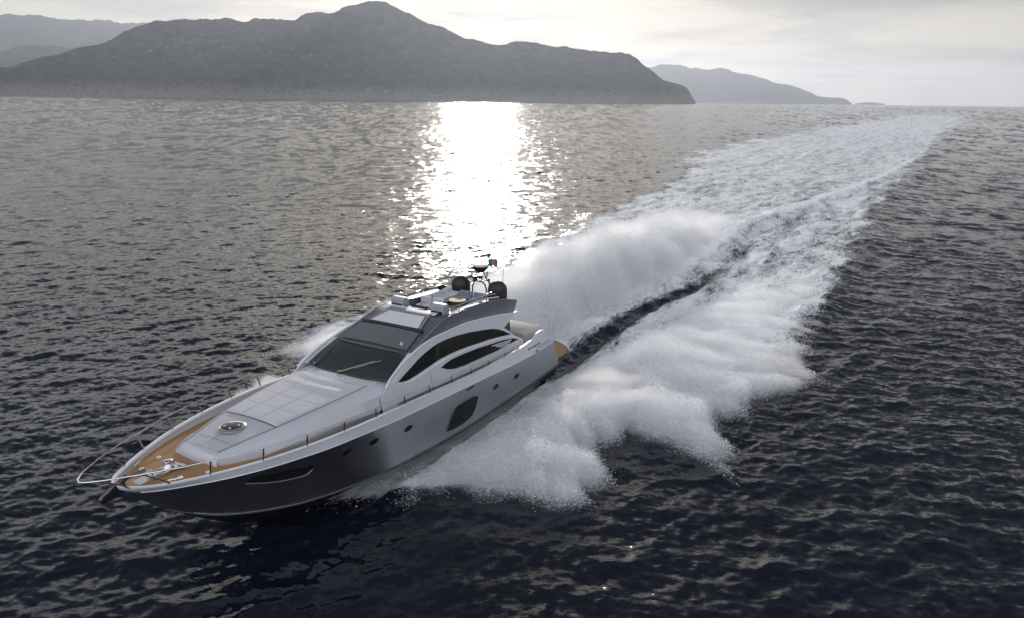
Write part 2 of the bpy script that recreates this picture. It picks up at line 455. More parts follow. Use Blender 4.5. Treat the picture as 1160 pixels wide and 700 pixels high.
    for nm, sel in (('sea', ~fq), ('wake_foam', fq)):
        qq = q[sel]
        used = np.unique(qq); remap = np.full(nr*na, -1, np.int64); remap[used] = np.arange(len(used))
        qq = remap[qq]; c = co[used].astype(np.float32)
        me = bpy.data.meshes.new(nm)
        me.vertices.add(len(c)); me.vertices.foreach_set('co', c.ravel())
        me.loops.add(qq.size); me.loops.foreach_set('vertex_index', qq.ravel().astype(np.int32))
        me.polygons.add(len(qq)); me.polygons.foreach_set('loop_start', np.arange(0, qq.size, 4, dtype=np.int32))
        me.polygons.foreach_set('loop_total', np.full(len(qq), 4, np.int32))
        me.polygons.foreach_set('use_smooth', np.ones(len(qq), bool))
        me.update(calc_edges=True)
        for an, arr in (('tilt', tilt.reshape(-1)[used].astype(np.float32)), ('foam', fv[used])):
            a = me.attributes.new(an, 'FLOAT', 'POINT'); a.data.foreach_set('value', np.ascontiguousarray(arr, dtype=np.float32))
        a = me.attributes.new('wake', 'FLOAT_VECTOR', 'POINT'); a.data.foreach_set('vector', np.ascontiguousarray(wakev[used]).ravel())
        a = me.attributes.new('fleck', 'FLOAT_VECTOR', 'POINT'); a.data.foreach_set('vector', np.ascontiguousarray(fleck[used]).ravel())
        me.materials.append(mat)
        o = bpy.data.objects.new(nm, me); COL.objects.link(o)
        if nm == 'sea': tag(o, 'dark choppy sea glittering under the low sun', 'sea', kind='structure')
        else: tag(o, 'long white foam wake trailing behind the yacht to the horizon', 'wake', kind='stuff')
build_sea()

# ------------------------------------------------------------------ hills: terrain sheets far across the water
def pix_dir(p):
    c = Vector(((p[0]-580)/830.0, (350-p[1])/830.0, 1.0))
    return Vector((cr*c.x + cu*c.y + cf*c.z))
def hill_material(name, c1, c2, c3):
    M = Mat(name)
    geo = M.n('ShaderNodeNewGeometry')
    n1 = M.noise(0.012, 6, 0.65, geo.outputs['Position'])
    n2 = M.noise(0.05, 4, 0.7, geo.outputs['Position'])
    m = M.n('ShaderNodeMix', data_type='RGBA'); M.l(M.rng(n1.outputs['Fac'], .35, .65, 0, 1), m.inputs['Factor']); m.inputs['A'].default_value = c1 + (1,); m.inputs['B'].default_value = c2 + (1,)
    # bare rock where the slope is steep
    sp = M.n('ShaderNodeSeparateXYZ'); M.l(geo.outputs['Position'], sp.inputs[0])
    lo = M.rng(M.math('ADD', sp.outputs['Z'], M.math('MULTIPLY', n2.outputs['Fac'], -150.0)), -70, 25, 1.0, 0.0, True)
    m2 = M.n('ShaderNodeMix', data_type='RGBA'); M.l(lo, m2.inputs['Factor']); M.l(m.outputs['Result'], m2.inputs['A']); m2.inputs['B'].default_value = c3 + (1,)
    p = M.n('ShaderNodeBsdfPrincipled'); p.inputs['Roughness'].default_value = 0.95; p.inputs['Specular IOR Level'].default_value = 0.1
    M.l(m2.outputs['Result'], p.inputs['Base Color'])
    b = M.n('ShaderNodeBump'); b.inputs['Strength'].default_value = 1.0; b.inputs['Distance'].default_value = 30.0; M.l(n2.outputs['Fac'], b.inputs['Height']); M.l(b.outputs[0], p.inputs['Normal'])
    M.l(p.outputs[0], M.out.inputs['Surface'])
    return M.m
HILLS = {}
def hill(name, label, pts, dist, depth, mat, seed, nx=420, ny=70, gully=0.34, treeh=14.0):
    """ridge: pixel skyline points taken as bearings and heights of a ridge `dist` away; the slope falls towards the viewer and behind"""
    az = []; hz = []
    for p in pts:
        d = pix_dir(p); g = math.hypot(d.x, d.y)
        az.append(math.atan2(d.x, d.y)); hz.append(max(CAM_H + d.z/g*dist, 0.0))
    fz = pchip(az, hz)
    A = np.linspace(az[0], az[-1], nx)
    T = np.linspace(0, 1, ny)                    # 0 shore, .62 ridge, 1 behind
    AA, TT = np.meshgrid(A, T, indexing='ij')
    ridge = fz(A)[:, None]
    tr = 0.66
    front = np.clip(TT/tr, 0, 1); back = np.clip((TT-tr)/(1-tr), 0, 1)
    s = AA*dist; w = (TT - tr)*depth
    # spurs run down from the ridge
    spur = fbm(s/420 + 0.25*fbm(s/300, w/300, 3, seed+5), w/1500, 5, seed) - 0.5
    prof = np.where(TT <= tr, 0.10*np.minimum(front/0.06, 1) + 0.90*front**(1.05), 1 - back**1.3)
    Z = ridge*prof
    Z = Z + ridge*gully*2.2*spur*np.sin(np.pi*np.clip(TT/tr, 0, 1))*np.where(TT <= tr, 1, 0)
    Z += (fbm(s/120, w/120, 4, seed+9)-0.5)*0.10*ridge*np.sin(np.pi*np.clip(TT, 0, 1))
    # tree tops make the skyline uneven
    Z += treeh*(fbm(s/28, w/28, 3, seed+3)-0.35)*sstep(0.06, 0.2, TT)*(1-back)*np.minimum(ridge/60, 1)
    rr = dist + w*np.minimum(1, 0.35+ridge/ridge.max())
    X = rr*np.sin(AA); Y = rr*np.cos(AA)
    Z[:, 0] = -2; Z[:, -1] = -2
    mb = MB()
    co = np.stack([X, Y, Z], -1)
    me = bpy.data.meshes.new(name)
    idx = np.arange(nx*ny).reshape(nx, ny)
    q = np.stack([idx[:-1, :-1], idx[1:, :-1], idx[1:, 1:], idx[:-1, 1:]], -1).reshape(-1, 4)
    me.from_pydata(co.reshape(-1, 3).tolist(), [], q.tolist())
    for p in me.polygons: p.use_smooth = True
    me.materials.append(mat)
    o = bpy.data.objects.new(name, me); COL.objects.link(o)
    tag(o, label, 'hill', kind='structure')
    HILLS[name] = (co, A, T)
    return o
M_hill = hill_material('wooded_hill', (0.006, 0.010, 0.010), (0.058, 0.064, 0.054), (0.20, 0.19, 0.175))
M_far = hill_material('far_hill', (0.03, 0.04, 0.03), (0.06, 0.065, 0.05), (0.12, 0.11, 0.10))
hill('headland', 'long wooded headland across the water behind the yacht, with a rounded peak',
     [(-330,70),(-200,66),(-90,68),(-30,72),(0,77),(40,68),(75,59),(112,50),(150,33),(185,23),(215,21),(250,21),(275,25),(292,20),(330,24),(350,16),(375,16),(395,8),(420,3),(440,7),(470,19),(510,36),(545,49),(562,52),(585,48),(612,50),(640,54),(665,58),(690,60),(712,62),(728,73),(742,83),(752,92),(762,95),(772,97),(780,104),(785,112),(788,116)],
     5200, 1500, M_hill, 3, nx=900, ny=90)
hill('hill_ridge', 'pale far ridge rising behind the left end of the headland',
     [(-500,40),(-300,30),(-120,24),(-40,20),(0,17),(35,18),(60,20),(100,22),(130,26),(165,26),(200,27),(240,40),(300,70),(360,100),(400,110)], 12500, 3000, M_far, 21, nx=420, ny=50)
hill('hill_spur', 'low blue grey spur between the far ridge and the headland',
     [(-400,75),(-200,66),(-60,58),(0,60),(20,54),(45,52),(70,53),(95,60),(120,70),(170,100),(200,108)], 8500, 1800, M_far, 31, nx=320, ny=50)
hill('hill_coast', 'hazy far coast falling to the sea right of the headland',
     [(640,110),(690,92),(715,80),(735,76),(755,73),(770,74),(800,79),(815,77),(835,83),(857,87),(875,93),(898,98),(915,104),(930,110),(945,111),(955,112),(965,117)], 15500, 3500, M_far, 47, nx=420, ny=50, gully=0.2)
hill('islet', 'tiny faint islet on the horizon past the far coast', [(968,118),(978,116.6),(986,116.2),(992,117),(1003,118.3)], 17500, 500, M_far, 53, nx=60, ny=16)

# small pale houses scattered over the slope
M_house = simple('house_wall', (0.15, 0.14, 0.14), 0.9)
M_roof = simple('house_roof', (0.30, 0.15, 0.10), 0.85)
def house_mesh():
    mb = MB(); w, d, h = 15, 10, 9
    pts = [(-w/2,-d/2,-8),(w/2,-d/2,-8),(w/2,d/2,-8),(-w/2,d/2,-8)]
    mb.loft([pts, [(x, y, h) for x, y, z in pts]], closed=True)
    return mb
def house_roof():
    mb = MB(); w, d, h = 15.8, 10.8, 9
    a = [mb.pt(p) for p in ((-w/2,-d/2,h+.05),(w/2,-d/2,h+.05),(w/2,d/2,h+.05),(-w/2,d/2,h+.05),(-w/4,0,h+3.4),(w/4,0,h+3.4))]
    for f in ((0,1,5,4),(2,3,4,5),(1,2,5),(3,0,4),(3,2,1,0)): mb.f.append(tuple(a[i] for i in f))
    return mb
co_h, A_h, T_h = HILLS['headland']
def place_on_hill(pxl):
    d = pix_dir(pxl); g = math.hypot(d.x, d.y); az = math.atan2(d.x, d.y)
    i = int(np.clip(np.searchsorted(A_h, az), 0, len(A_h)-1))
    for j in range(2, len(T_h)):
        x, y, z = co_h[i, j]; r = math.hypot(x, y)
        if z >= CAM_H + d.z/g*r: return Vector((x, y, z))
    return None
hspots = [(118,59),(104,60),(143,72),(147,72),(197,47),(204,45),(207,47),(211,49),(190,55),(188,56),(216,51),(222,51),(240,52),(252,54),(262,57),(286,46),(298,48),(278,60),(342,66),(352,64),(374,68),(330,58),(170,60),(130,66),(226,62),(305,62),(184,66),(160,50)]
hroot = None
for k, p in enumerate(hspots):
    v = place_on_hill(p)
    if v is None: continue
    if hroot is None:
        hroot = house_mesh().build('house', M_house, smooth=20)
        rf = house_roof().build('roof', M_roof, hroot, smooth=20)
        o = hroot
    else:
        o = hroot.copy(); COL.objects.link(o)
        c = rf.copy(); COL.objects.link(c); c.parent = o
    o.location = v; s = random.uniform(0.45, 0.85); o.scale = (s*random.uniform(.8, 1.5), s, s); o.rotation_euler.z = random.uniform(-.5, .5)
    tag(o, 'tiny pale house on the wooded headland slope', 'house', 'pale houses scattered on the headland')

# ------------------------------------------------------------------ the yacht
M_post = simple('dark_shaded_stainless', (0.20, 0.20, 0.20), 0.3, 1.0, 0.04)  # rail posts' backlit shade put into the steel colour; wipers, anchor simply dark
M_silver = simple('silver_hull_paint', (0.56, 0.565, 0.60), 0.30, 1.0, 0.01, 0.4, coat=0.0)
M_white = simple('pale_gelcoat', (0.53, 0.54, 0.58), 0.32, 0.0, 0.015, 0.6, coat=0.35)
M_cap = simple('polished_cap', (0.74, 0.74, 0.76), 0.25, 0.2, 0.01, 1.0, coat=0.4)
M_grey = simple('graphite_paint', (0.135, 0.14, 0.165), 0.33, 0.55, 0.05, 1.0, coat=0.5)
M_dark = simple('black_trim', (0.012, 0.012, 0.014), 0.35, 0.0, 0.1)
M_boot = simple('bottom_paint', (0.010, 0.010, 0.011), 0.42, 0.0, 0.2)
M_steel = simple('stainless_steel', (0.66, 0.65, 0.63), 0.16, 1.0, 0.04)
M_domeb = simple('black_dome', (0.016, 0.015, 0.015), 0.5, 0.0, 0.12)
M_cush = simple('pale_cushion', (0.50, 0.50, 0.54), 0.75, 0.0, 0.05, 2.0, bump=0.3, bscale=90)
M_cush2 = simple('beige_cushion', (0.50, 0.48, 0.44), 0.8, 0.0, 0.06, 2.0, bump=0.3, bscale=90)
M_defl = simple('deflector_paint', (0.30, 0.31, 0.36), 0.45, 0.0, 0.04)
M_slate = simple('slate_cover', (0.20, 0.21, 0.26), 0.6, 0.0, 0.08)
M_wood = simple('varnished_wood', (0.26, 0.16, 0.08), 0.6, 0.0, 0.2, 6, spec=0.15)
M_int = simple('cabin_interior', (0.04, 0.03, 0.025), 0.6, 0.0, 0.2)
M_int2 = simple('cabin_upholstery', (0.11, 0.09, 0.075), 0.7, 0.0, 0.1)
M_radar = simple('radar_white', (0.70, 0.70, 0.68), 0.35)
M_gpanel = simple('smoked_roof_glass', (0.32, 0.32, 0.34), 0.10, 0.8, 0.02, coat=0.5)

def teak():
    M = Mat('teak_planks')
    t = M.n('ShaderNodeTexCoord'); s = M.n('ShaderNodeSeparateXYZ'); M.l(t.outputs['Object'], s.inputs[0])
    f = M.math('FRACT', M.math('MULTIPLY', s.outputs['Y'], 14.0))
    ln = M.math('LESS_THAN', f, 0.10)
    mp = M.n('ShaderNodeMapping'); mp.inputs['Scale'].default_value = (1.2, 22, 6); M.l(t.outputs['Object'], mp.inputs['Vector'])
    nz = M.noise(1.0, 5, 0.65, mp.outputs[0])
    m = M.n('ShaderNodeMix', data_type='RGBA'); M.l(nz.outputs['Fac'], m.inputs['Factor']); m.inputs['A'].default_value = (0.30, 0.165, 0.08, 1); m.inputs['B'].default_value = (0.47, 0.29, 0.155, 1)
    m2 = M.n('ShaderNodeMix', data_type='RGBA'); M.l(M.math('MULTIPLY', ln, 0.8), m2.inputs['Factor']); M.l(m.outputs['Result'], m2.inputs['A']); m2.inputs['B'].default_value = (0.05, 0.035, 0.025, 1)
    p = M.n('ShaderNodeBsdfPrincipled'); p.inputs['Roughness'].default_value = 0.8; p.inputs['Specular IOR Level'].default_value = 0.2
    M.l(m2.outputs['Result'], p.inputs['Base Color']); M.l(p.outputs[0], M.out.inputs['Surface'])
    return M.m
M_teak = teak()
def glass(name, tint, through, body=(0.008, 0.010, 0.011)):
    M = Mat(name)
    t = M.n('ShaderNodeTexCoord'); nz = M.noise(1.5, 2, 0.5, t.outputs['Object'])
    tr = M.n('ShaderNodeBsdfTransparent'); tr.inputs[0].default_value = tint + (1,)
    gl = M.n('ShaderNodeBsdfPrincipled'); gl.inputs['Base Color'].default_value = body + (1,); M.l(M.rng(nz.outputs['Fac'], .3, .7, 0.02, 0.05), gl.inputs['Roughness']); gl.inputs['IOR'].default_value = 1.5
    mx = M.n('ShaderNodeMixShader'); mx.inputs[0].default_value = through
    M.l(gl.outputs[0], mx.inputs[1]); M.l(tr.outputs[0], mx.inputs[2]); M.l(mx.outputs[0], M.out.inputs['Surface'])
    return M.m
M_glass = glass('tinted_side_glass', (0.7, 0.66, 0.6), 0.24)
M_wind = glass('windscreen_glass', (0.55, 0.62, 0.60), 0.22, (0.035, 0.045, 0.045))
M_port = simple('dark_hull_glass', (0.006, 0.006, 0.007), 0.12, 0.0, 0.05, spec=0.3)

yacht = bpy.data.objects.new('motor_yacht', None); COL.objects.link(yacht)
yacht.location = (BO[0], BO[1], 0); yacht.rotation_euler = (0, 0, YAW); yacht.empty_display_size = 1
tag(yacht, 'silver grey motor yacht with teak bow deck speeding across the water', 'yacht')

gb = pchip([21.75,21.6,20.85,20,18.7,17.4,16.1,14.8,12,9.4,6.3,4.5,3.0,1.9,1.5], [0.02,.33,.95,1.41,1.94,2.28,2.49,2.60,2.66,2.68,2.66,2.6,2.52,2.42,2.36])
gz = pchip([21.75,20.85,18.7,14.8,12,9.4,7,5.1,4.5,4.05,3.55,3.1,2.65,2.2,1.85,1.5], [3.36,3.26,3.21,3.12,2.98,2.83,2.75,2.74,2.78,2.93,2.95,2.80,2.52,2.02,1.45,.95])
kb = pchip([21.5,21.35,20.38,19.5,18.2,16.15,13.7,9.1,5,3,1.5], [.0,.30,1.12,1.62,2.08,2.53,2.66,2.73,2.70,2.58,2.40])
kz_ = pchip([21.5,20.38,19.5,18.2,16.15,13.7,11.4,9.1,6.4,3.2,1.5], [3.08,3.05,3.01,2.94,2.86,2.70,2.58,2.46,2.28,2.12,1.9])
cb_ = pchip([20.5,20.2,19.5,18.5,17,15,12.5,9,5,1.4], [0.0,.28,.75,1.25,1.75,2.12,2.33,2.42,2.40,2.34])
cz = pchip([20.5,19.5,18.5,17,15,12.5,9,5,1.4], [2.08,1.62,1.36,1.10,.90,.72,.60,.58,.62])
kl = pchip([20.5,19.65,18.83,17.6,16,12,1.4], [2.08,1.40,.80,.12,-.40,-.70,-.70])
def kz(x): return min(kz_(x), gz(x) - 0.035)
def hull_rows():
    ends = (1.52, 1.50, 1.47, 1.44, 1.40, 1.40)
    starts = (21.75, 21.5, 21.22, 20.85, 20.5, 20.5)
    rows = []
    for t in np.linspace(0, 1, 110)**1.25:
        xs = [a + (b-a)*t for a, b in zip(starts, ends)]
        xk = xs[1]
        K = (kb(xs[1]), kz(xs[1])); C = (cb_(xs[4]), cz(xs[4]))
        bowf = sstep(10, 19, np.array(xs[1]))
        def mid(s, x):
            y = K[0]*(1-s) + C[0]*s; z = K[1]*(1-s) + C[1]*s
            y += (0.05*(1-bowf) - 0.10*bowf*min(1, K[0]/0.8))*math.sin(math.pi*s)
            return (x, max(y, 0.0), z)
        rows.append([(xs[0], gb(xs[0]), gz(xs[0])), (xk, K[0], K[1]), mid(.30, xs[2]), mid(.68, xs[3]), (xs[4], C[0], C[1])])
    return rows
rows = hull_rows()
h = MB()
# finer girth by interpolation
def refine(row, n=4):
    out = []
    for a, b in zip(row[:-1], row[1:]):
        for k in range(n): out.append(tuple(a[i] + (b[i]-a[i])*k/n for i in range(3)))
    return out + [row[-1]]
h.loft([r[1:] for r in rows])
h.mirror()
hull = h.build('hull', M_silver, yacht, smooth=24)
sh = MB(); sh.loft([r[:2] for r in rows]); sh.mirror(); sh.build('sheer_band', M_white, yacht, smooth=60)
# bottom under the chine
b = MB()
brow = []
for r in rows:
    x, y, z = r[-1]
    zk = kl(x)
    y1 = max(y-0.09, 0); z1 = z - 0.05
    brow.append([(x, y+0.012, z+0.004), (x, y+0.03, z-0.035), (x, y1, z1-0.005), (x, y1*0.5, z1 + (zk-z1)*0.55), (x, 0, min(zk, z))])
b.loft(brow); b.mirror(); bottom = b.build('hull_bottom', M_boot, yacht, smooth=30)
tag(bottom, 'black bottom below the chine')
# pale spray rail that edges the chine
sr = MB()
sr.tube([(r[-1][0], r[-1][1]+0.03, r[-1][2]+0.012) for r in rows[6:]], 0.014, 6); sr.mirror(); sr.build('spray_rail', M_grey, yacht)

# y of the hull skin at (x, z) by searching the lofted rows
RW = np.array([refine(r, 4) for r in rows])
def hull_y(x, z):
    best = None
    pts = RW.reshape(-1, 3); d = (pts[:, 0]-x)**2*0.5 + (pts[:, 2]-z)**2*1.0
    k = np.argpartition(d, 26)[:26]; w = np.exp(-d[k]/(2*(0.16**2))) + 1e-6
    # local plane fit
    A = np.c_[np.ones(26), pts[k, 0], pts[k, 2]]; W = np.sqrt(w)[:, None]
    s = np.linalg.lstsq(A*W, pts[k, 1]*W[:, 0], rcond=None)[0]
    return float(s[0] + s[1]*x + s[2]*z)
def hull_patch(name, xs, zlo, zhi, off, mat, parent, label=None, n=6):
    mb = MB(); rws = []
    for x, a, c in zip(xs, zlo, zhi):
        rws.append([(x, hull_y(x, a+(c-a)*k/n)+off, a+(c-a)*k/n) for k in range(n+1)])
    idx = mb.loft(rws)
    return mb
both = (1, -1)
def mirrored(fn):
    for s in both: fn(s)
def flip(mb, s):
    if s < 0:
        mb.v = [(x, -y, z) for x, y, z in mb.v]; mb.f = [f[::-1] for f in mb.f]
    return mb

# bright cap along the gunwale, its inner face and the teak deck
xsd = np.concatenate([21.72 - 1.7*np.linspace(0, 1, 26)**1.3, np.linspace(19.9, 4.6, 70)])
xtop = np.concatenate([xsd, np.linspace(4.5, 1.56, 26)])
cap = MB()
cap.loft([[(x, gb(x)+0.012, gz(x)-0.035), (x, gb(x)+0.022, gz(x)+0.006), (x, max(gb(x)-0.035, 0), gz(x)+0.022), (x, max(gb(x)-0.10, 0), gz(x)+0.012), (x, max(gb(x)-0.12, 0), gz(x)-0.03)] for x in xtop])
cap.mirror(); cap.build('gunwale', M_cap, yacht, smooth=50)
def dz(x): return gz(min(x, 21.7)) - np.interp(x, [5, 14, 17, 19, 21.7], [.40, .36, .26, .18, .10])
def db(x): return max(gb(x) - np.interp(x, [5, 14, 19, 21, 21.7], [.16, .13, .13, .13, .12]), 0.0)
bw = MB()
bw.loft([[(x, max(gb(x)-0.11, 0), gz(x)-0.01), (x, max(db(x)+0.03, 0), dz(x)+0.05), (x, db(x), dz(x)-0.01)] for x in xsd])
bw.mirror(); bw.build('bulwark', M_white, yacht, smooth=60)
dk = MB()
dk.loft([[(x, y*db(x)*1.01, dz(x)) for y in np.linspace(-1, 1, 9)] for x in xsd]); dk.build('deck', M_teak, yacht)
# margin plank around the teak
def S_(z): return 2.12 - .22*(z - 2.7)
# ---- coachroof (trunk)
pb = pchip([19.34,18.6,17.46,16,14.5,13.6,12.9], [.66,.82,1.08,1.23,1.34,1.40,1.42])
pz = pchip([19.34,18.6,17.46,16,14.5,13.6,12.9], [3.31,3.385,3.48,3.53,3.57,3.60,3.62])
sb = pchip([19.4,19.0,18.2,17.46,16,14.5,13.3,12.6], [.76,.94,1.18,1.36,1.62,1.80,1.93,1.95])
tb = pchip([19.46,19.3,19,18,17,15,13.3,12.6], [.62,.86,1.06,1.42,1.68,1.94,2.06,2.09])
tr = MB(); trow = []
for x in np.concatenate([[19.34, 19.28, 19.15], np.linspace(19.0, 12.6, 44)]):
    zc = pz(x) + 0.09*(pb(x)/1.3)**2
    hl = [(x, 0, zc), (x, pb(x)*.5, pz(x)+(zc-pz(x))*.72), (x, pb(x)-.03, pz(x)+.012), (x, pb(x)+0.02, pz(x)-.03), (x, (pb(x)+sb(x))/2, pz(x)-.055), (x, sb(x), pz(x)-.13), (x, sb(x)+.05, pz(x)-.19), (x, (sb(x)*.45+tb(x)*.55)+.03, dz(x)+.18), (x, tb(x), dz(x)-.02)]
    trow.append([(a, -y, c) for a, y, c in hl[:0:-1]] + hl)
nose_top = trow[0]
n0 = len(nose_top)
nose = []
for (x, y, z) in nose_top:
    nose.append((x, y, z))
tr.loft(trow)
# nose: rows stepping forward and down to the deck
zt, zb = 3.27, dz(19.45) - .02
prev = nose_top
for f, bul in ((.35, .10), (.7, .13), (1.0, .16)):
    rowk = [(x + bul*(1-abs(y)/1.2*0.8), y*(1+0.04*f), z*(1-f) + min(z, zb)*f) for x, y, z in nose_top]
    tr.loft([rowk, prev]); prev = rowk
tr.build('coachroof', M_white, yacht, smooth=28, weld=0.001)
# reflective lower wall of the coachroof and cabin beside the side deck
skm = MB(); rws = []
for x in np.linspace(18.5, 7.2, 60):
    zb_ = dz(x) - .01
    if x > 13.2: yb = tb(x); ym = (sb(x)*.45+tb(x)*.55)+.03; zm = dz(x)+.18
    else: yb = S_(zb_); zm = dz(x)+.24; ym = S_(zm)
    gk = float(sstep(18.5, 16.6, np.array(x))); zm = zb_ + (zm-zb_)*gk; ym = yb + (ym-yb)*gk
    o_ = .014 if x > 13.6 else .062
    rws.append([(x, ym+o_, zm), (x, (ym+yb)/2+o_, (zm+zb_)/2), (x, yb+o_, zb_)])
skm.loft(rws); skm.mirror(); skm.build('side_skirt', M_silver, yacht, smooth=60)
# non-skid panel forward with the round hatch
pn = MB(); pn.loft([[(x, y*(pb(x)-.10), pz(x) + .09*(pb(x)/1.3)**2*(1-(y*(1-.08))**2)*0.93 + .014) for y in np.linspace(-1, 1, 11)] for x in np.linspace(19.18, 17.53, 12)])
M_nonskid = simple('nonskid_panel', (0.46, 0.46, 0.49), 0.7, 0.0, 0.06, 4, bump=0.3, bscale=160)
pn.build('nonskid_panel', M_nonskid, yacht, smooth=60)
def top_z(x, y): return pz(x) + .09*(pb(x)/1.3)**2*(1-(y/pb(x))**2)
# seams across the panel
sm_ = MB(); sm_.loft([[(x, y, top_z(x, y)+.017) for y in (-.008, .008)] for x in np.linspace(19.1, 18.55, 6)]); sm_.loft([[(x, y, top_z(x, y)+.017) for y in (-.008, .008)] for x in np.linspace(17.68, 17.55, 3)])
for x_ in (18.75,): sm_.loft([[(x_-.008, y, top_z(x_, y)+.017), (x_+.008, y, top_z(x_, y)+.017)] for y in np.linspace(-.7, .7, 10)])
sm_.build('panel_seam', M_slate, yacht)
ht = MB(); hc = (18.12, 0, top_z(18.12, 0)+.01); ht.lathe(hc, [(.40,0),(.40,.045),(.37,.07),(.31,.07),(.30,.05)], 36)
hatch = ht.build('deck_hatch', M_steel, yacht, smooth=40)
hg = MB(); hg.lathe((hc[0], 0, hc[2]+.045), [(.305,0),(.305,.012),(.02,.03)], 36); hg.build('hatch_glass', M_port, hatch)
for a in (0.6, 2.2, 4.0, 5.4):
    hh = MB(); hh.box((hc[0]+.2*math.cos(a), .2*math.sin(a), hc[2]+.08), (.05,.05,.03))
    hh.build('latch', M_radar, hatch)
# quilted sun pad: cells that swell between seams, with a raised head roll aft
pad = MB(); prow = []
xs = np.linspace(17.42, 13.92, 121)
for x in xs:
    r = []
    arc = 0.55*0
    for y in np.linspace(-1, 1, 91):
        hb = pb(x) - .03
        Y = y*hb
        xa = x + 0.42*(1-y*y)*0 
        # seam grid
        cu_ = abs(((17.42-x)/0.80 + 0.18*(1-y*y)) % 1.0 - 0.5)*2; cv_ = abs((y*1.5+0.5) % 1.0 - 0.5)*2
        swell = (1-cu_**22)*(1-cv_**22)
        z = top_z(x, Y) + .05 + .022*swell
        q = (x - (14.75 + .32*(1-y*y)))
        z += .06*math.exp(-(q/0.26)**2)*(1 - abs(y)**6)
        q2 = (x - (14.1 + .30*(1-y*y)))
        z += .05*math.exp(-(q2/0.22)**2)*(1 - abs(y)**6)
        e = min(1, (1-abs(y))*hb/.03, (17.42-x)/.03 if x < 17.42 else 0, (x-13.92)/.05 if x > 13.92 else 0)
        z = top_z(x, Y) + .004 + (z - top_z(x, Y))*max(0, e)**.5
        r.append((x + .25*(1-y*y)*sstep(15, 13.9, np.array(x)), Y, z))
    prow.append(r)
pad.loft(prow); pad.build('sun_pad', M_cush, yacht, smooth=180)
gr = MB()
gr.loft([[(x, pb(x)-.035, top_z(x, pb(x))+.02), (x, pb(x)+.0, top_z(x, pb(x))+.02)] for x in np.linspace(19.2, 13.8, 40)]); gr.mirror()
gr.loft([[(17.47, y, top_z(17.47, y)+.02), (17.425, y, top_z(17.425, y)+.02)] for y in np.linspace(-1.05, 1.05, 12)])
gr.build('pad_seam', M_grey, yacht)

# ---- cabin sides, arches and windows on a leaning plane y = 2.12 - .22 (z - 2.7)
def S(z): return 2.12 - .22*(z - 2.7)
SN = Vector((0, 1, .22)).normalized()
def SP(p, off=0.0): return Vector((p[0], S(p[1]), p[1])) + SN*off
arch_up = pchip([13.96,13.34,12.1,11.16,10.34,8.89,7.68,6.38,4.93], [3.22,3.75,4.2,4.40,4.455,4.46,4.36,4.21,3.99])
w1u = [(12.96,3.56),(12.55,3.70),(12.12,3.83),(11.7,3.97),(11.27,4.07),(10.8,4.155),(10.37,4.19),(9.85,4.19),(9.3,4.16),(8.42,4.06),(7.6,3.93),(6.81,3.79),(6.3,3.64),(5.85,3.43),(5.45,3.20)]
w1l = [(6.3,3.33),(7.1,3.43),(7.98,3.50),(8.59,3.56),(9.2,3.60),(9.77,3.62),(10.57,3.61),(11.24,3.54),(11.88,3.48),(12.39,3.45),(12.75,3.49)]
w2u = [(10.55,3.32),(10.2,3.385),(9.85,3.415),(9.4,3.41),(8.96,3.39),(8.04,3.33),(7.01,3.23),(6.05,3.13),(5.36,3.01),(4.9,2.84)]
w2l = [(5.8,2.85),(6.87,2.86),(8.18,2.92),(9.11,2.96),(9.74,3.03),(10.22,3.16)]
base = [(13.9,2.62),(4.55,2.30)]
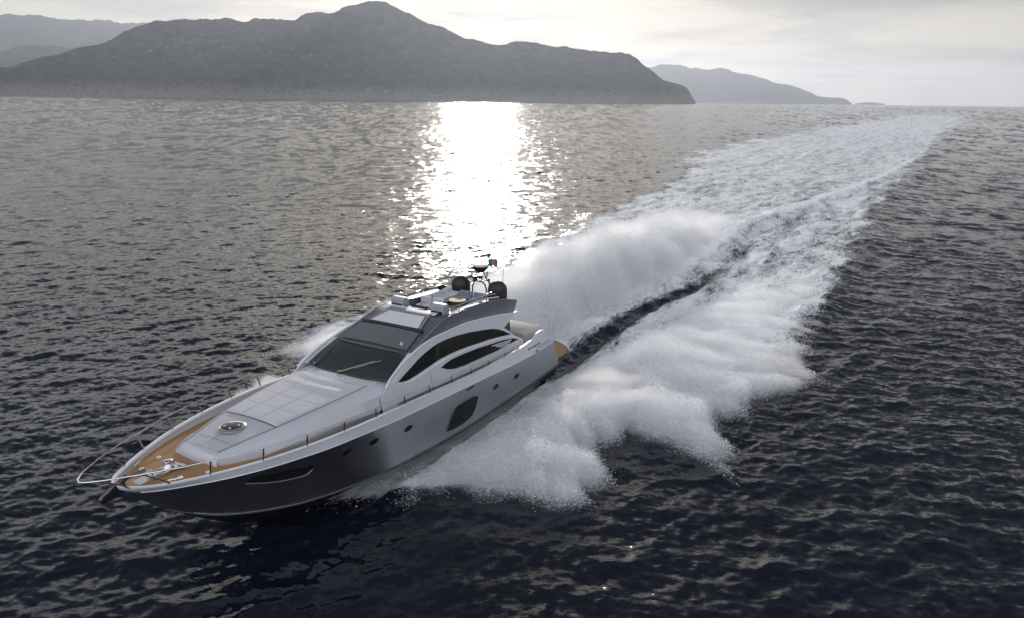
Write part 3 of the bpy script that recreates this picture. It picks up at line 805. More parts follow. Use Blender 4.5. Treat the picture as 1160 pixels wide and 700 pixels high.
def side(s):
    mb = MB()
    out = [(x, float(arch_up(x))) for x in np.linspace(13.9, 4.95, 46)] + [(4.97,3.89),(5.5,3.72),(5.9,3.60),(5.62,3.42),(5.2,3.10),(4.6,2.78)] + [base[1], base[0]]
    mb.prism([[SP(p) for p in out], [SP(p) for p in w1u + w1l], [SP(p) for p in w2u + w2l]], SN, .05)
    flip(mb, s).build('cabin_side', M_white, yacht, smooth=25)
    for nm, loop in (('upper_window', w1u + w1l), ('lower_window', w2u + w2l)):
        g = MB(); c = Vector((sum(p[0] for p in loop)/len(loop), sum(p[1] for p in loop)/len(loop)))
        lp = [c + (Vector(p)-c)*1.0 + (Vector(p)-c).normalized()*.03 for p in loop]
        g.prism([[SP(p, .006) for p in lp]], SN, .012)
        go = flip(g, s).build('side_window', M_glass, yacht, smooth=20)
        if nm == 'lower_window':
            sl = MB()
            for a, bb, w in (((7.0,3.13),(5.5,2.985),.022),((6.75,3.04),(5.6,2.92),.022),((6.5,2.95),(5.75,2.87),.02)):
                q = [(a[0],a[1]-w),(bb[0],bb[1]-w),(bb[0],bb[1]+w),(a[0],a[1]+w)]
                sl.prism([[SP(p, .03) for p in q]], SN, .02)
            flip(sl, s).build('vent_louvre', M_white, go)
            pl = MB()
            for x in (8.9, 7.35): pl.prism([[SP(p, .02) for p in ((x+.09,2.8),(x-.09,2.8),(x-.20,3.45),(x-.02,3.45))]], SN, .012)
        else:
            pl = MB()
            for x in (11.3, 8.55): pl.prism([[SP(p, .02) for p in ((x+.06,3.3),(x-.06,3.3),(x-.02,4.35),(x+.10,4.35))]], SN, .008)
        # pillars stay inside the window outline
        flip(pl, s)
        for i, v in enumerate(pl.v): pass
    # proud rim above the upper window and between the windows
    rm = MB()
    up = [(x, float(arch_up(x)) - .005) for x in np.linspace(13.6, 5.0, 44)]
    rm.tube([SP(p, .045) for p in up], [0.035]*44, 8); flip(rm, s).build('arch_rim', M_cap, yacht)
    r2 = MB(); mid = [(12.7,3.42),(12.3,3.38),(11.7,3.42),(11.0,3.485),(10.4,3.51),(9.7,3.515),(9,3.49),(8,3.415),(7,3.33),(6.2,3.235),(5.5,3.11),(5.0,2.93)]
    r2.tube([SP(p, .04) for p in mid], [.01]+[.045]*10+[.02], 8); flip(r2, s).build('window_rib', M_cap, yacht)
mirrored(side)
# fine joints in the cabin side and the gunwale door
for s_ in both:
    jm = MB(); jm.tube([SP((11.18, 3.50), .052), SP((11.20, 3.2), .052), SP((11.26, 2.72), .066)], .008, 5); flip(jm, s_).build('panel_joint', M_slate, yacht)

# ---- windscreen
NW = 25
ts = np.linspace(-1, 1, NW)
wb = [(13.12 + .46*(1-abs(t)**2.6), 1.86*t, 3.67 + .03*(1-t*t)) for t in ts]
wtp = [(11.92 + .22*(1-t*t), 1.70*t, 4.18 + .06*(1-t*t)) for t in ts]
ws = MB(); wr_ = []
for k in range(7):
    f = k/6
    wr_.append([tuple(a[i]*(1-f) + c[i]*f + (0.035*math.sin(math.pi*f) if i == 2 else 0) for i in range(3)) for a, c in zip(wb, wtp)])
ws.loft(wr_); windsc = ws.build('windscreen', M_wind, yacht, smooth=180)
fr = MB(); fr.tube([Vector(p)+Vector((.02,0,.0)) for p in wb], .03, 6); fr.tube([Vector(p)+Vector((0,0,.01)) for p in wtp], .035, 6)
fr.build('windscreen_frame', M_dark, windsc)
for s in both:
    pil = MB()
    a, c = Vector(wb[-1]), Vector(wtp[-1]); a.y *= s; c.y *= s
    d = (c-a); aa = a - d*.10; cc = c + d*.08
    rows_ = []
    for f in np.linspace(0, 1, 9):
        p = aa.lerp(cc, f); p.z += .035*math.sin(math.pi*f)
        rows_.append([p + Vector((.10,-.05*s,.02)), p + Vector((.09,.06*s,.03)), p + Vector((-.06,.13*s,.0)), p + Vector((-.10,.10*s,-.05)), p + Vector((0,-.06*s,-.04))])
    pil.loft(rows_, closed=True)
    pil.build('windscreen_pillar', M_white, yacht, smooth=50)
for wx, wy, ex, ey, ang in ((13.58, .08, 12.95, .62, 0), (13.36, -1.22, 12.62, -1.52, 0)):
    w = MB()
    def on(t_, f):
        i = (t_+1)/2*(NW-1); i0 = int(min(max(i, 0), NW-2)); g = i-i0
        rw = f*6; r0 = int(min(rw, 5)); h_ = rw-r0
        P = lambda a, c: Vector(wr_[a][c])
        return (P(r0,i0)*(1-g)+P(r0,i0+1)*g)*(1-h_) + (P(r0+1,i0)*(1-g)+P(r0+1,i0+1)*g)*h_
    if wy > -1: ta, tb_, fa, fb = .0, .50, 0.0, .52
    else: ta, tb_, fa, fb = -.70, -.78, 0.0, .62
    pts = [on(ta + (tb_-ta)*q, fa + (fb-fa)*q) + Vector((.05, 0, .06)) for q in np.linspace(0, 1, 6)]
    w.tube(pts, [.03,.028,.026,.024,.022,.018], 6)
    w.box(pts[0], (.12,.10,.09))
    bl = [on(ta + (tb_-ta)*q + .02, fa + (fb-fa)*q) + Vector((.04, 0, .03)) for q in np.linspace(.42, 1.15, 5)]
    w.tube(bl, .016, 6)
    w.build('wiper', M_post, yacht)
# dashboard seen through the glass
ds = MB(); ds.loft([[(12.9, y, 3.45), (12.3, y, 3.62), (11.8, y, 3.5), (11.7, y, 2.7)] for y in np.linspace(-1.75, 1.75, 8)]); ds.build('dashboard', M_dark, yacht)
fl_ = MB(); fl_.loft([[(x, y*1.95, 2.45) for y in np.linspace(-1, 1, 5)] for x in (13.0, 4.8)]); fl_.build('cabin_floor', M_int, yacht)
sf = MB()
for s in both:
    sf.box((8.2, 1.2*s, 2.75), (3.0, .7, .5)); sf.box((8.2, 1.55*s, 3.05), (3.0, .16, .5)); sf.box((10.7, .9*s, 2.95), (.7, .7, 1.0))
sf.build('cabin_sofa', M_int2, yacht, bevel=.06)
bk = MB(); bk.loft([[(5.0, y, 2.3), (5.15, y, 3.95)] for y in (-1.8, -.9, .9, 1.8)]); bk.build('aft_window', M_glass, yacht)

# ---- hardtop and flybridge
re_ = pchip([12.05,11.3,10.7,9.7,9,7.3,6,5,4.25], [1.73,1.66,1.62,1.56,1.53,1.50,1.53,1.60,1.68])
ze_ = pchip([12.05,11.3,10.7,10.28,9.7,9,7.3,6,5,4.25], [4.17,4.42,4.60,4.72,4.86,4.90,4.82,4.73,4.56,4.36])
flo = pchip([9.2,7,5,4.3], [4.42,4.38,4.26,4.12])
ht = MB(); hrow = []
for x in np.concatenate([np.linspace(12.08, 9.12, 22), [9.08], np.linspace(8.9, 4.3, 30)]):
    re, ze = re_(x), ze_(x); yi = re - .26
    if x > 9.1:
        zz = ze - .01
        hl = [(x, 0, zz+.05), (x, yi*.5, zz+.04), (x, yi-.08, zz+.015), (x, yi, zz+.01), (x, re-.05, ze), (x, re, ze-.03)]
    else:
        f0 = flo(x); cz_ = max(ze-.03, f0)
        hl = [(x, 0, f0), (x, yi*.5, f0), (x, yi-.08, f0), (x, yi, cz_), (x, re-.05, ze), (x, re, ze-.03)]
    hrow.append([(a, -y, c) for a, y, c in hl[:0:-1]] + hl)
ht.loft(hrow)
und = [[(r[0][0], -1.68, float(arch_up(min(r[0][0], 13)))-.10), (r[0][0], 1.68, float(arch_up(min(r[0][0], 13)))-.10)] for r in hrow]
ht.loft(und)
# close the aft end between the tips
ht.loft([[hrow[-1][i] for i in (1, 3, 5, 7, 9)], [(4.95, p[1], 3.95) for p in (hrow[-1][i] for i in (1, 3, 5, 7, 9))]])
ht.build('hardtop', M_grey, yacht, smooth=30)
def wing(s):
    mb = MB(); rws = []
    for x in np.linspace(12.0, 4.3, 50):
        xl = max(x, 4.93) if x > 5.6 else 4.93 + (x-4.3)*.67/1.3
        zl = float(arch_up(xl)); yl = S(zl) + .045
        re, ze = re_(x), ze_(x)
        top = Vector((x, re+.005, ze-.02)); low = Vector((xl, yl, zl+.012))
        out = []
        for f in np.linspace(0, 1, 7):
            p = low.lerp(top, f); p.y += .05*math.sin(math.pi*f)*min(1, (x-4.2)*1.0); out.append(tuple(p))
        rws.append(out)
    mb.loft(rws)
    # inner return at the aft tip
    e = rws[-1]; mb.loft([e, [(p[0]+.04, p[1]-.22, p[2]) for p in e]])
    flip(mb, s).build('hardtop_wing', M_grey, yacht, smooth=60)
    rl = MB(); rl.tube([Vector(r[-1])+Vector((0, 0, .01)) for r in rws], .018, 6); flip(rl, s).build('wing_edge', M_silver, yacht)
mirrored(wing)
# smoked glass panel, black cross bar and the open roof hatch
gp = MB(); gp.loft([[(x, y*(np.interp(x, [10.85, 11.85], [1.32, 1.50])), ze_(x)+.045+.03*(1-y*y)) for y in np.linspace(-1, 1, 9)] for x in np.linspace(11.86, 10.82, 8)])
gp.loft([[(x, y*(np.interp(x, [10.85, 11.85], [1.32, 1.50])), ze_(x)-.02) for y in (-1, 1)] for x in (11.86, 10.82)])
gp.build('roof_glass', M_gpanel, yacht, smooth=60)
br = MB(); br.tube([(10.74, y, ze_(10.74)+.05+.03*(1-(y/1.4)**2)) for y in np.linspace(-1.4, 1.4, 9)], .055, 8); br.build('roof_bar', M_dark, yacht)
rc = MB()
x0, x1 = 10.62, 9.72
def rz(x): return ze_(x) + .055
w0, w1 = 1.12, .86
for s in both:
    rc.loft([[(x0, s*w0, rz(x0)), (x1, s*w1, rz(x1)+.05)], [(x0, s*(w0+.10), rz(x0)), (x1-.1, s*(w1+.10), rz(x1)+.055)]])
    rc.loft([[(x0, s*w0, rz(x0)), (x1, s*w1, rz(x1)+.05)], [(x0, s*(w0-.02), rz(x0)-.04), (x1, s*(w1-.06), rz(x1)-.12)]])
rc.loft([[(x1, -w1, rz(x1)+.05), (x1, w1, rz(x1)+.05)], [(x1-.12, -w1-.1, rz(x1)+.055), (x1-.12, w1+.1, rz(x1)+.055)]])
rc.loft([[(x1, -w1, rz(x1)+.05), (x1, w1, rz(x1)+.05)], [(x1+.05, -w1+.06, rz(x1)-.10), (x1+.05, w1-.06, rz(x1)-.10)]])
hatchf = rc.build('roof_hatch', M_slate, yacht, smooth=20)
rp = MB(); rp.loft([[(x, y*np.interp(x, [x1, x0], [w1-.06, w0-.02]), rz(x)-.005*0 + .012) for y in np.linspace(-1, 1, 5)] for x in np.linspace(x0, x1+.12, 4)])
rp.build('hatch_panel', M_cap, hatchf)  # bright sky reflection on the panel put into its pale colour
lg = MB(); lx, ly = 11.72, 1.18
for a, bq in (((0,0),(.16,.05)), ((.16,.05),(.05,.10)), ((.05,.10),(.20,.17))):
    A_ = Vector((lx-a[0], ly-a[1], ze_(lx-a[0])+.066)); B_ = Vector((lx-bq[0], ly-bq[1], ze_(lx-bq[0])+.066)); lg.tube([A_, B_], .016, 4)
lg.build('roof_emblem', M_radar, yacht)

fs = MB(); fs.loft([[(x, y*(re_(x)-.36), flo(x)+.012) for y in np.linspace(-1, 1, 5)] for x in np.linspace(8.95, 4.5, 10)]); fs.build('fly_sole', M_dark, yacht)
# flybridge furniture
def console(y):
    mb = MB()
    prof = [(9.28,4.80),(9.27,5.16),(9.20,5.24),(8.98,5.23),(8.88,5.12),(8.84,4.5)]
    rws = [[(x, y+q, z - (.03 if abs(q) > .28 else 0)) for x, z in prof] for q in (-.30,-.275,0,.275,.30)]
    idx = mb.loft(rws); mb.cap(idx[0]); mb.cap(idx[-1], True)
    o = mb.build('wind_deflector', M_defl, yacht, smooth=30, bevel=.025)
    g = MB(); g.box((9.30, y, 4.93), (.03, .5, .14)); g.build('deflector_base', M_dark, o)
for y in (-.93, .98): console(y)
lgd = MB(); lgd.loft([[(x, y*1.12, ze_(x)+z) for y in np.linspace(-1, 1, 7)] for x, z in ((9.60,.045),(9.56,.075),(9.36,.075),(9.32,.03))]); lgd.build('fly_ledge', M_cap, yacht)
cn_ = MB(); cn_.loft([[(9.14, y, 4.93), (9.05, y, 4.99), (8.75, y, 4.80), (8.7, y, 4.4)] for y in np.linspace(-.34, .36, 6)]); hc_ = cn_.build('helm_console', M_dark, yacht, smooth=40)
wh = MB(); wh.tube([(8.66, -.05+.17*math.cos(a), 4.86+.17*math.sin(a)) for a in np.linspace(0, 2*math.pi, 17)], .015, 6, cap=False); wh.build('steering_wheel', M_steel, hc_)
def seat(name, c, d, back=None, m=M_cush):
    mb = MB(); mb.box(c, d); o = mb.build(name, m, yacht, bevel=.05)
    if back:
        q = MB(); q.box(back[0], back[1]); q.build('seat_back', m, o, bevel=.05)
for yq in (-.55, .05): seat('helm_seat', (8.05, yq, 4.66), (.46, .5, .16), ((7.84, yq, 4.86), (.12, .5, .32)))
for xq in (7.15, 6.4, 5.65): seat('fly_sofa', (xq, -.80, 4.52), (.70, .50, .26), ((xq, -1.06, 4.70), (.70, .13, .26)))
for yq in (-.15, .55): seat('fly_sofa', (5.75, yq, 4.48), (.5, .64, .26), ((5.5, yq, 4.66), (.13, .64, .26)), M_slate)
tbm = MB(); tbm.lathe((6.75, .22, 4.68), [(.02,-.0),(.32,0),(.35,.02),(.35,.045),(.02,.05)], 28)
tbo = tbm.build('fly_table', M_wood, yacht); lgm = MB(); lgm.tube([(6.75,.22,4.40),(6.75,.22,4.69)], .05, 10); lgm.build('table_leg', M_steel, tbo)
# grab rails either side of the flybridge
def flyrail(s):
    mb = MB(); pts = [(8.95, s*1.28, 4.93),(8.6, s*1.30, 5.02),(7.5, s*1.28, 5.00),(6.3, s*1.27, 4.93),(5.5, s*1.26, 4.84),(5.3, s*1.25, 4.68)]
    mb.tube(pts, .028, 8); o = mb.build('fly_rail', M_steel if s > 0 else M_dark, yacht)
    for x in (8.2, 7.2, 6.2):
        p = MB(); p.tube([(x, s*1.28, ze_(x)-.05), (x, s*1.28, 5.0-(8.2-x)*.035)], .018, 6); p.build('rail_post', M_steel, o)
    mb = MB(); mb.tube([(8.9, s*1.40, 4.93),(7.5, s*1.36, 4.90),(6.2, s*1.38, 4.82),(5.4, s*1.40, 4.70)], .03, 8); mb.build('fly_rail', M_cap, yacht)
    fn = MB(); fn.prism([[(5.9, s*1.24, 4.6),(5.25, s*1.24, 4.5),(5.75, s*1.24, 4.98),(6.15, s*1.24, 4.98)]], (0, 1, 0), .04); fn.build('rail_fin', M_dark, yacht)
mirrored(flyrail)

# satellite domes, radar arch, radar, lights, aerial
def dome(y):
    mb = MB(); r = .42
    prof = [(.30,4.30),(.30,4.42),(r*.97,4.43),(r,4.50),(r,4.80)] + [(r*math.cos(a), 4.80 + r*.95*math.sin(a)) for a in np.linspace(.12, 1.45, 9)] + [(.02, 4.80+r*.95)]
    mb.lathe((4.72, y, 0), prof, 32); o = mb.build('satellite_dome', M_domeb, yacht, smooth=40)
for y in (.94, -.96): dome(y)
ar = MB()
for xx in (4.45, 4.85):
    ar.tube([(xx+.08, -.47, 4.25),(xx+.06, -.46, 4.78),(xx+.03, -.36, 5.0),(xx, -.18, 5.10),(xx, .22, 5.10),(xx+.03, .40, 5.0),(xx+.06, .50, 4.78),(xx+.08, .51, 4.25)], .032, 8)
for y in (-.16, .02, .20):
    ar.tube([(4.45, y, 5.10),(4.85, y, 5.10)], .026, 6)
for (x, y) in ((4.45,-.17),(4.85,-.17),(4.45,.21),(4.85,.21)): ar.tube([(x, y, 5.10), (4.65+(x-4.65)*.55, .02+(y-.02)*.62, 5.46)], .024, 6)
ar.box((4.65, .02, 5.27), (.22, .16, .12)); ar.box((4.65, -.25, 5.18), (.16,.16,.16))
arch = ar.build('radar_arch', M_dark, yacht)
rd = MB(); rd.lathe((4.65, .02, 0), [(.16,5.46),(.22,5.52),(.33,5.63),(.345,5.70),(.345,5.75)], 32)
rdo = rd.build('radar_scanner', M_dark, yacht, smooth=50)
rt_ = MB(); rt_.lathe((4.65, .02, 0), [(.343,5.752),(.34,5.80),(.25,5.83),(.02,5.84)], 32); rt_.build('radar_cap', M_radar, rdo, smooth=50)
for x, y in ((4.5, -.42), (4.8, .55)):
    nl = MB(); nl.tube([(x, y, 4.95),(x, y, 5.16)], .018, 6); nl.lathe((x, y, 0), [(.03,5.15),(.045,5.18),(.045,5.25),(.02,5.28)], 10); nl.build('nav_light', M_dark, arch)
st = MB(); st.tube([(4.30, .12, 5.1),(4.12, .10, 5.5),(3.98, .05, 6.05)], .024, 6); st.lathe((3.97, .05, 0), [(.03,6.02),(.06,6.06),(.06,6.16),(.03,6.20)], 12); st.tube([(3.97,.05,6.2),(3.97,.05,6.42)], .012, 5)
st.build('light_mast', M_dark, arch)
an = MB(); an.tube([(4.47, 1.0, 4.5),(4.40, 1.0, 5.2),(4.08, .98, 6.5)], [.018,.013,.007], 6); an.build('whip_aerial', M_dark, yacht)

# national flag streaming from the light mast
def flag():
    t = Mat('flag_stripes'); tcx = t.n('ShaderNodeTexCoord'); sp = t.n('ShaderNodeSeparateXYZ'); t.l(tcx.outputs['Generated'], sp.inputs[0])
    r = t.n('ShaderNodeValToRGB'); r.color_ramp.interpolation = 'CONSTANT'
    e = r.color_ramp.elements; e[0].color = (0.34, 0.12, 0.10, 1); e[0].position = 0; e[1].color = (0.7, 0.7, 0.66, 1); e[1].position = .34
    n = e.new(.67); n.color = (0.06, 0.17, 0.10, 1)
    t.l(sp.outputs['X'], r.inputs[0])
    p = t.n('ShaderNodeBsdfPrincipled'); p.inputs['Roughness'].default_value = .8; t.l(r.outputs[0], p.inputs['Base Color']); t.l(p.outputs[0], t.out.inputs['Surface'])
    mb = MB(); rows = []
    for k in range(13):
        f = k/12
        rows.append([(-.52*f, .07*math.sin(f*7)+.12*f, -.34*g - .10*f*f + .03*math.sin(f*9+g*2)) for g in np.linspace(0, 1, 6)])
    mb.loft(rows); n0 = len(mb.v)
    mb.loft([[(x, y+.006, z) for x, y, z in r_] for r_ in rows], flip=True)
    o = mb.build('flag', t.m, None, smooth=180, weld=0, recalc=False)
    w = yacht.matrix_basis
    o.location = Vector((BO[0], BO[1], 0)) + Matrix.Rotation(YAW, 3, 'Z') @ Vector((4.02, .06, 5.92)); o.rotation_euler = (0, 0, YAW)
    tag(o, 'small green white and red flag streaming from the light mast', 'flag')
flag()

# ---- hull details
def hullbits(s):
    # large hull window: top edge arched, bottom edge raked
    xs = np.linspace(10.86, 9.06, 37)
    zlo = pchip([9.05, 9.12, 9.25, 9.4, 9.97, 10.5, 10.87], [1.64, 1.40, 1.15, 1.05, .965, .99, 1.05])
    zhi = pchip([9.05, 9.15, 9.6, 10.1, 10.52, 10.70, 10.87], [1.79, 1.85, 1.91, 1.91, 1.87, 1.62, 1.14])
    mb = hull_patch('w', xs, zlo(xs), zhi(xs), .012, None, None, n=8)
    o = flip(mb, s).build('hull_window', M_port, yacht, smooth=180)
    fr = MB(); pts = [(x, hull_y(x, zlo(x))+.012, zlo(x)) for x in xs] + [(x, hull_y(x, zhi(x))+.012, zhi(x)) for x in xs[::-1]]
    fr.tube(pts + [pts[0]], .022, 6, cap=False); flip(fr, s).build('window_frame', M_dark, o)
    # oval portholes along the side
    for x, z in ((16.02,2.43),(14.87,2.31),(13.23,2.13),(7.69,1.74),(5.97,1.62)):
        pm = MB(); ring = []
        a = np.linspace(0, 2*math.pi, 25)[:-1]
        pts = [(x + .185*math.cos(q), z - .012*math.cos(q) + .095*math.sin(q)) for q in a]
        c = pm.pt((x, hull_y(x, z)+.012, z)); ids = [pm.pt((u, hull_y(u, v)+.012, v)) for u, v in pts]
        for i in range(24): pm.f.append((c, ids[i], ids[(i+1) % 24]))
        po = flip(pm, s).build('porthole', M_port, yacht, smooth=180)
        rm = MB(); rm.tube([(u, hull_y(u, v)+.012, v) for u, v in pts] + [(pts[0][0], hull_y(*pts[0])+.012, pts[0][1])], .014, 6, cap=False); flip(rm, s).build('porthole_rim', M_dark, po)
    for x, z, L in ((9.64,2.37,.27),(4.23,2.22,.16)):
        v = MB(); v.loft([[(x+q, hull_y(x+q, z+w+.02*q)+.012, z+w-.045*q) for w in (-.04,.04)] for q in np.linspace(-L, L, 7)]); flip(v, s).build('hull_vent', M_dark, yacht)
    # anchor pocket forward
    xs = np.linspace(19.1, 17.15, 21)
    zlo = pchip([17.15,17.3,18.1,18.8,19.1],[2.30,2.17,2.28,2.50,2.62]); zhi = pchip([17.15,17.5,18.4,18.95,19.1],[2.42,2.50,2.66,2.76,2.68])
    mb = hull_patch('p', xs, zlo(xs), zhi(xs), .012, None, None, n=5); po = flip(mb, s).build('hull_pocket', M_dark, yacht, smooth=180)
    lp = MB(); lp.tube([(x, hull_y(x, zlo(x)-.015)+.02, zlo(x)-.015) for x in xs], .026, 6); flip(lp, s).build('pocket_lip', M_grey, po)
    # bright knuckle line
    kn = MB(); kn.tube([(x, kb(x)+.006, kz(x)) for x in np.linspace(21.3, 3.2, 90)], .014, 6); flip(kn, s).build('knuckle_trim', M_cap, yacht)
    # styling strakes and lettering-like dark marks near the stern
    sk = MB()
    for a, c in (((4.3,2.36),(2.75,2.30)), ((4.0,2.22),(2.55,2.20))):
        sk.tube([(a[0]+(c[0]-a[0])*f, hull_y(a[0]+(c[0]-a[0])*f, a[1]+(c[1]-a[1])*f)+.006, a[1]+(c[1]-a[1])*f) for f in np.linspace(0, 1, 8)], [.004]+[.016]*6+[.004], 6)
    flip(sk, s).build('quarter_strake', M_slate, yacht)
    lt = MB()
    pts = []
    for i in range(10):                      # small dark script, too fine to read, drawn as one running stroke
        x = 5.05 - i*.125; z = 2.52 - i*.004; k = (1.0, .6, .8, .5, .9)[i % 5]
        for dx, dzz in ((0, -.05), (-.03, .055*k), (-.065, -.045*k), (-.085, .03*k)): pts.append((x+dx, hull_y(x+dx, z+dzz)+.012, z+dzz))
    lt.tube(pts, .010, 4)
    flip(lt, s).build('name_lettering', M_slate, yacht)
mirrored(hullbits)

# ---- bow rail
def rail_z(x): return gz(x) + np.interp(x, [5.4, 6.5, 9, 13, 17, 20, 21.5], [.06, .20, .30, .33, .38, .47, .52])
def rail(s):
    mb = MB()
    pts = [(22.56, 0.0, 3.86), (22.50, s*.14, 3.86), (22.2, s*.42, 3.85), (21.4, s*.90, 3.80), (20.7, s*1.27, 3.75)]
    pts += [(x, s*(gb(x)+np.interp(x, [12, 18, 20], [-.03, .06, .12])), rail_z(x)) for x in np.arange(20.0, 5.4, -.4)]
    mb.tube(pts, .021, 8); o = mb.build('bow_rail', M_steel, yacht)
    posts = [((21.58,.36,3.33),(22.28,.36,3.85)), ((20.85,.92,3.27),(21.5,.83,3.80))]
    posts += [((x, gb(x)-.04, gz(x)), (x+.06, gb(x)+np.interp(x, [12,18,20], [-.03,.06,.12]), rail_z(x))) for x in (20.0,18.71,17.42,16.11,14.8,13.4,12.05,10.7,9.44,8.2,6.9)]
    for a, c in posts:
        p = MB(); p.tube([(a[0], s*a[1], a[2]), (a[0]+(c[0]-a[0])*.25, s*(a[1]), a[2]+.16), (c[0], s*c[1], c[2])] if a[0] > 20.5 else [(a[0], s*a[1], a[2]), (c[0], s*c[1], c[2])], .022, 6)
        p.build('rail_post', M_post, o)
    # mid-length cleats and aft stanchion
    for x in (10.2, 4.9):
        c = MB(); c.tube([(x+.14, s*(gb(x)-.07), gz(x)+.07),(x-.14, s*(gb(x)-.07), gz(x)+.07)], .02, 6); c.tube([(x, s*(gb(x)-.07), gz(x)),(x, s*(gb(x)-.07), gz(x)+.07)], .025, 6); c.build('mooring_cleat', M_steel, yacht)
mirrored(rail)

# ---- anchor gear
ac = MB()
ac.prism([[(21.5,-.07,3.36),(22.14,-.07,3.16),(22.16,-.07,3.06),(21.8,-.07,3.06),(21.45,-.07,3.16)]], (0,1,0), .14)
ac.box((21.72, 0, 3.33), (.75, .20, .04), Matrix.Rotation(R(20), 3, 'Y'))
rol = ac.build('bow_roller', M_dark, yacht)
an_ = MB()
an_.tube([(20.9,0,3.42),(21.7,0,3.40),(22.15,0,3.16)], .04, 8)
an_.prism([[(22.18,-.02,3.12),(22.02,-.20,2.90),(21.82,-.06,2.93),(21.97,0,3.0)]], Vector((.6,.5,-.2)).normalized(), .05)
an_.prism([[(22.18,.02,3.12),(22.02,.20,2.90),(21.82,.06,2.93),(21.97,0,3.0)]], Vector((.6,-.5,-.2)).normalized(), .05)
an_.build('anchor', M_post, yacht)
wl_ = MB()
zd = dz(20.6)
wl_.box((20.55, 0, zd+.03), (1.3, .34, .05)); wl_.lathe((20.25, .02, zd), [(.16,.04),(.18,.08),(.12,.14),(.10,.22),(.12,.25),(.12,.28),(.03,.30)], 18)
wl_.lathe((20.72, -.10, zd), [(.09,.04),(.10,.12),(.06,.17),(.02,.18)], 14)
wl_.tube([(20.2,0,zd+.12),(20.7,0,zd+.14),(21.3,0,3.38)], .035, 6)
wl_.box((20.05, -.22, zd+.10), (.26,.10,.10)); wl_.box((20.0, .25, zd+.08), (.12,.20,.07))
wl_.build('windlass', M_steel, yacht, bevel=.01)
for x, y in ((20.6,-.62),(20.35,.62),(19.9,-.9),(19.75,.95)):
    f = MB(); f.lathe((x, y, dz(x)), [(.07,.002),(.07,.03),(.05,.04)], 12); f.build('deck_fitting', M_radar, yacht)
for s in both:
    c = MB(); c.tube([(20.75, s*.70, dz(20.7)+.12),(20.45, s*.86, dz(20.5)+.12)], .022, 6); c.tube([(20.6, s*.78, dz(20.6)),(20.6, s*.78, dz(20.6)+.12)], .03, 6); c.build('mooring_cleat', M_steel, yacht)

# ---- stern: lounge, cockpit, transom and bathing platform
cp = MB()
cp.loft([[(x, gb(x)-.11, gz(x)-.01), (x, gb(x)-.30, min(gz(x)-.10, 2.62)), (x, gb(x)-.36, min(2.05, gz(x)-.15))] for x in np.linspace(4.9, 2.05, 16)]); cp.mirror()
cp.loft([[(x, y, 1.98) for y in np.linspace(-2.2, 2.2, 5)] for x in (5.2, 3.4)])
cp.build('cockpit', M_white, yacht, smooth=50)
ln_ = MB(); rws = []
for x, zt, hw in ((3.72,2.40,1.70),(3.66,2.66,1.76),(3.50,2.73,1.80),(2.9,2.75,1.84),(2.3,2.73,1.80),(2.08,2.68,1.72),(2.0,2.5,1.66)):
    rws.append([(x, -hw-.03, zt-.35), (x, -hw, zt-.05), (x, -hw+.08, zt), (x, -.6, zt+.01), (x, .6, zt+.01), (x, hw-.08, zt), (x, hw, zt-.05), (x, hw+.03, zt-.35)])
i_ = ln_.loft(rws); ln_.cap(i_[0]); ln_.cap(i_[-1], True); ln_.build('aft_lounge', M_cush2, yacht, smooth=40)
lb = MB(); lb.box((2.85, 0, 2.15), (1.55, 3.3, .7)); lb.build('lounge_base', M_white, yacht, bevel=.08)
tm = MB(); rws = []
for y in np.linspace(-1, 1, 17):
    c = 1 - y*y
    rws.append([(2.05-.0*c, y*2.0, 2.45), (1.95-.1*c, y*2.15, 2.2), (1.72-.25*c, y*2.30, 1.6), (1.50-.35*c, y*2.34, .98), (1.40-.35*c, y*2.30, .60), (1.38, y*2.2, .1), (1.38, y*1.4, -.55)])
tm.loft(rws); tm.build('transom', M_silver, yacht, smooth=40)
hr = MB(); hr.tube([(3.7,-1.86,2.95),(2.4,-1.86,2.95),(2.05,-1.6,2.95),(2.0,0,2.95)], .014, 6)
for p in ((3.7,-1.86),(2.4,-1.86),(2.0,-.6)): hr.tube([(p[0],p[1],2.6),(p[0],p[1],2.95)], .012, 5)
hr.build('aft_rail', M_steel, yacht)
ae = pchip([0, .9, 1.6, 2.0, 2.3, 2.44], [-1.02, -.93, -.62, -.25, .12, .5])
pf = MB(); top = []; botm = []
pt_o = [(float(ae(abs(y))), y) for y in np.concatenate([[-2.44], np.linspace(-2.40, 2.40, 33), [2.44]])]
pt_o = [(1.62, -2.44)] + pt_o + [(1.62, 2.44)]
pf.prism([[(x, y, .86) for x, y in pt_o]], (0,0,1), .12)
pfo = pf.build('bathing_platform', M_boot, yacht, bevel=.02)
tp = MB(); cxy = [(1.55 if x > 1.6 else x+.07, y*.965) for x, y in pt_o]
tp.prism([[(x, y, .982) for x, y in cxy]], (0,0,1), .012); tp.build('platform_teak', M_teak, pfo)

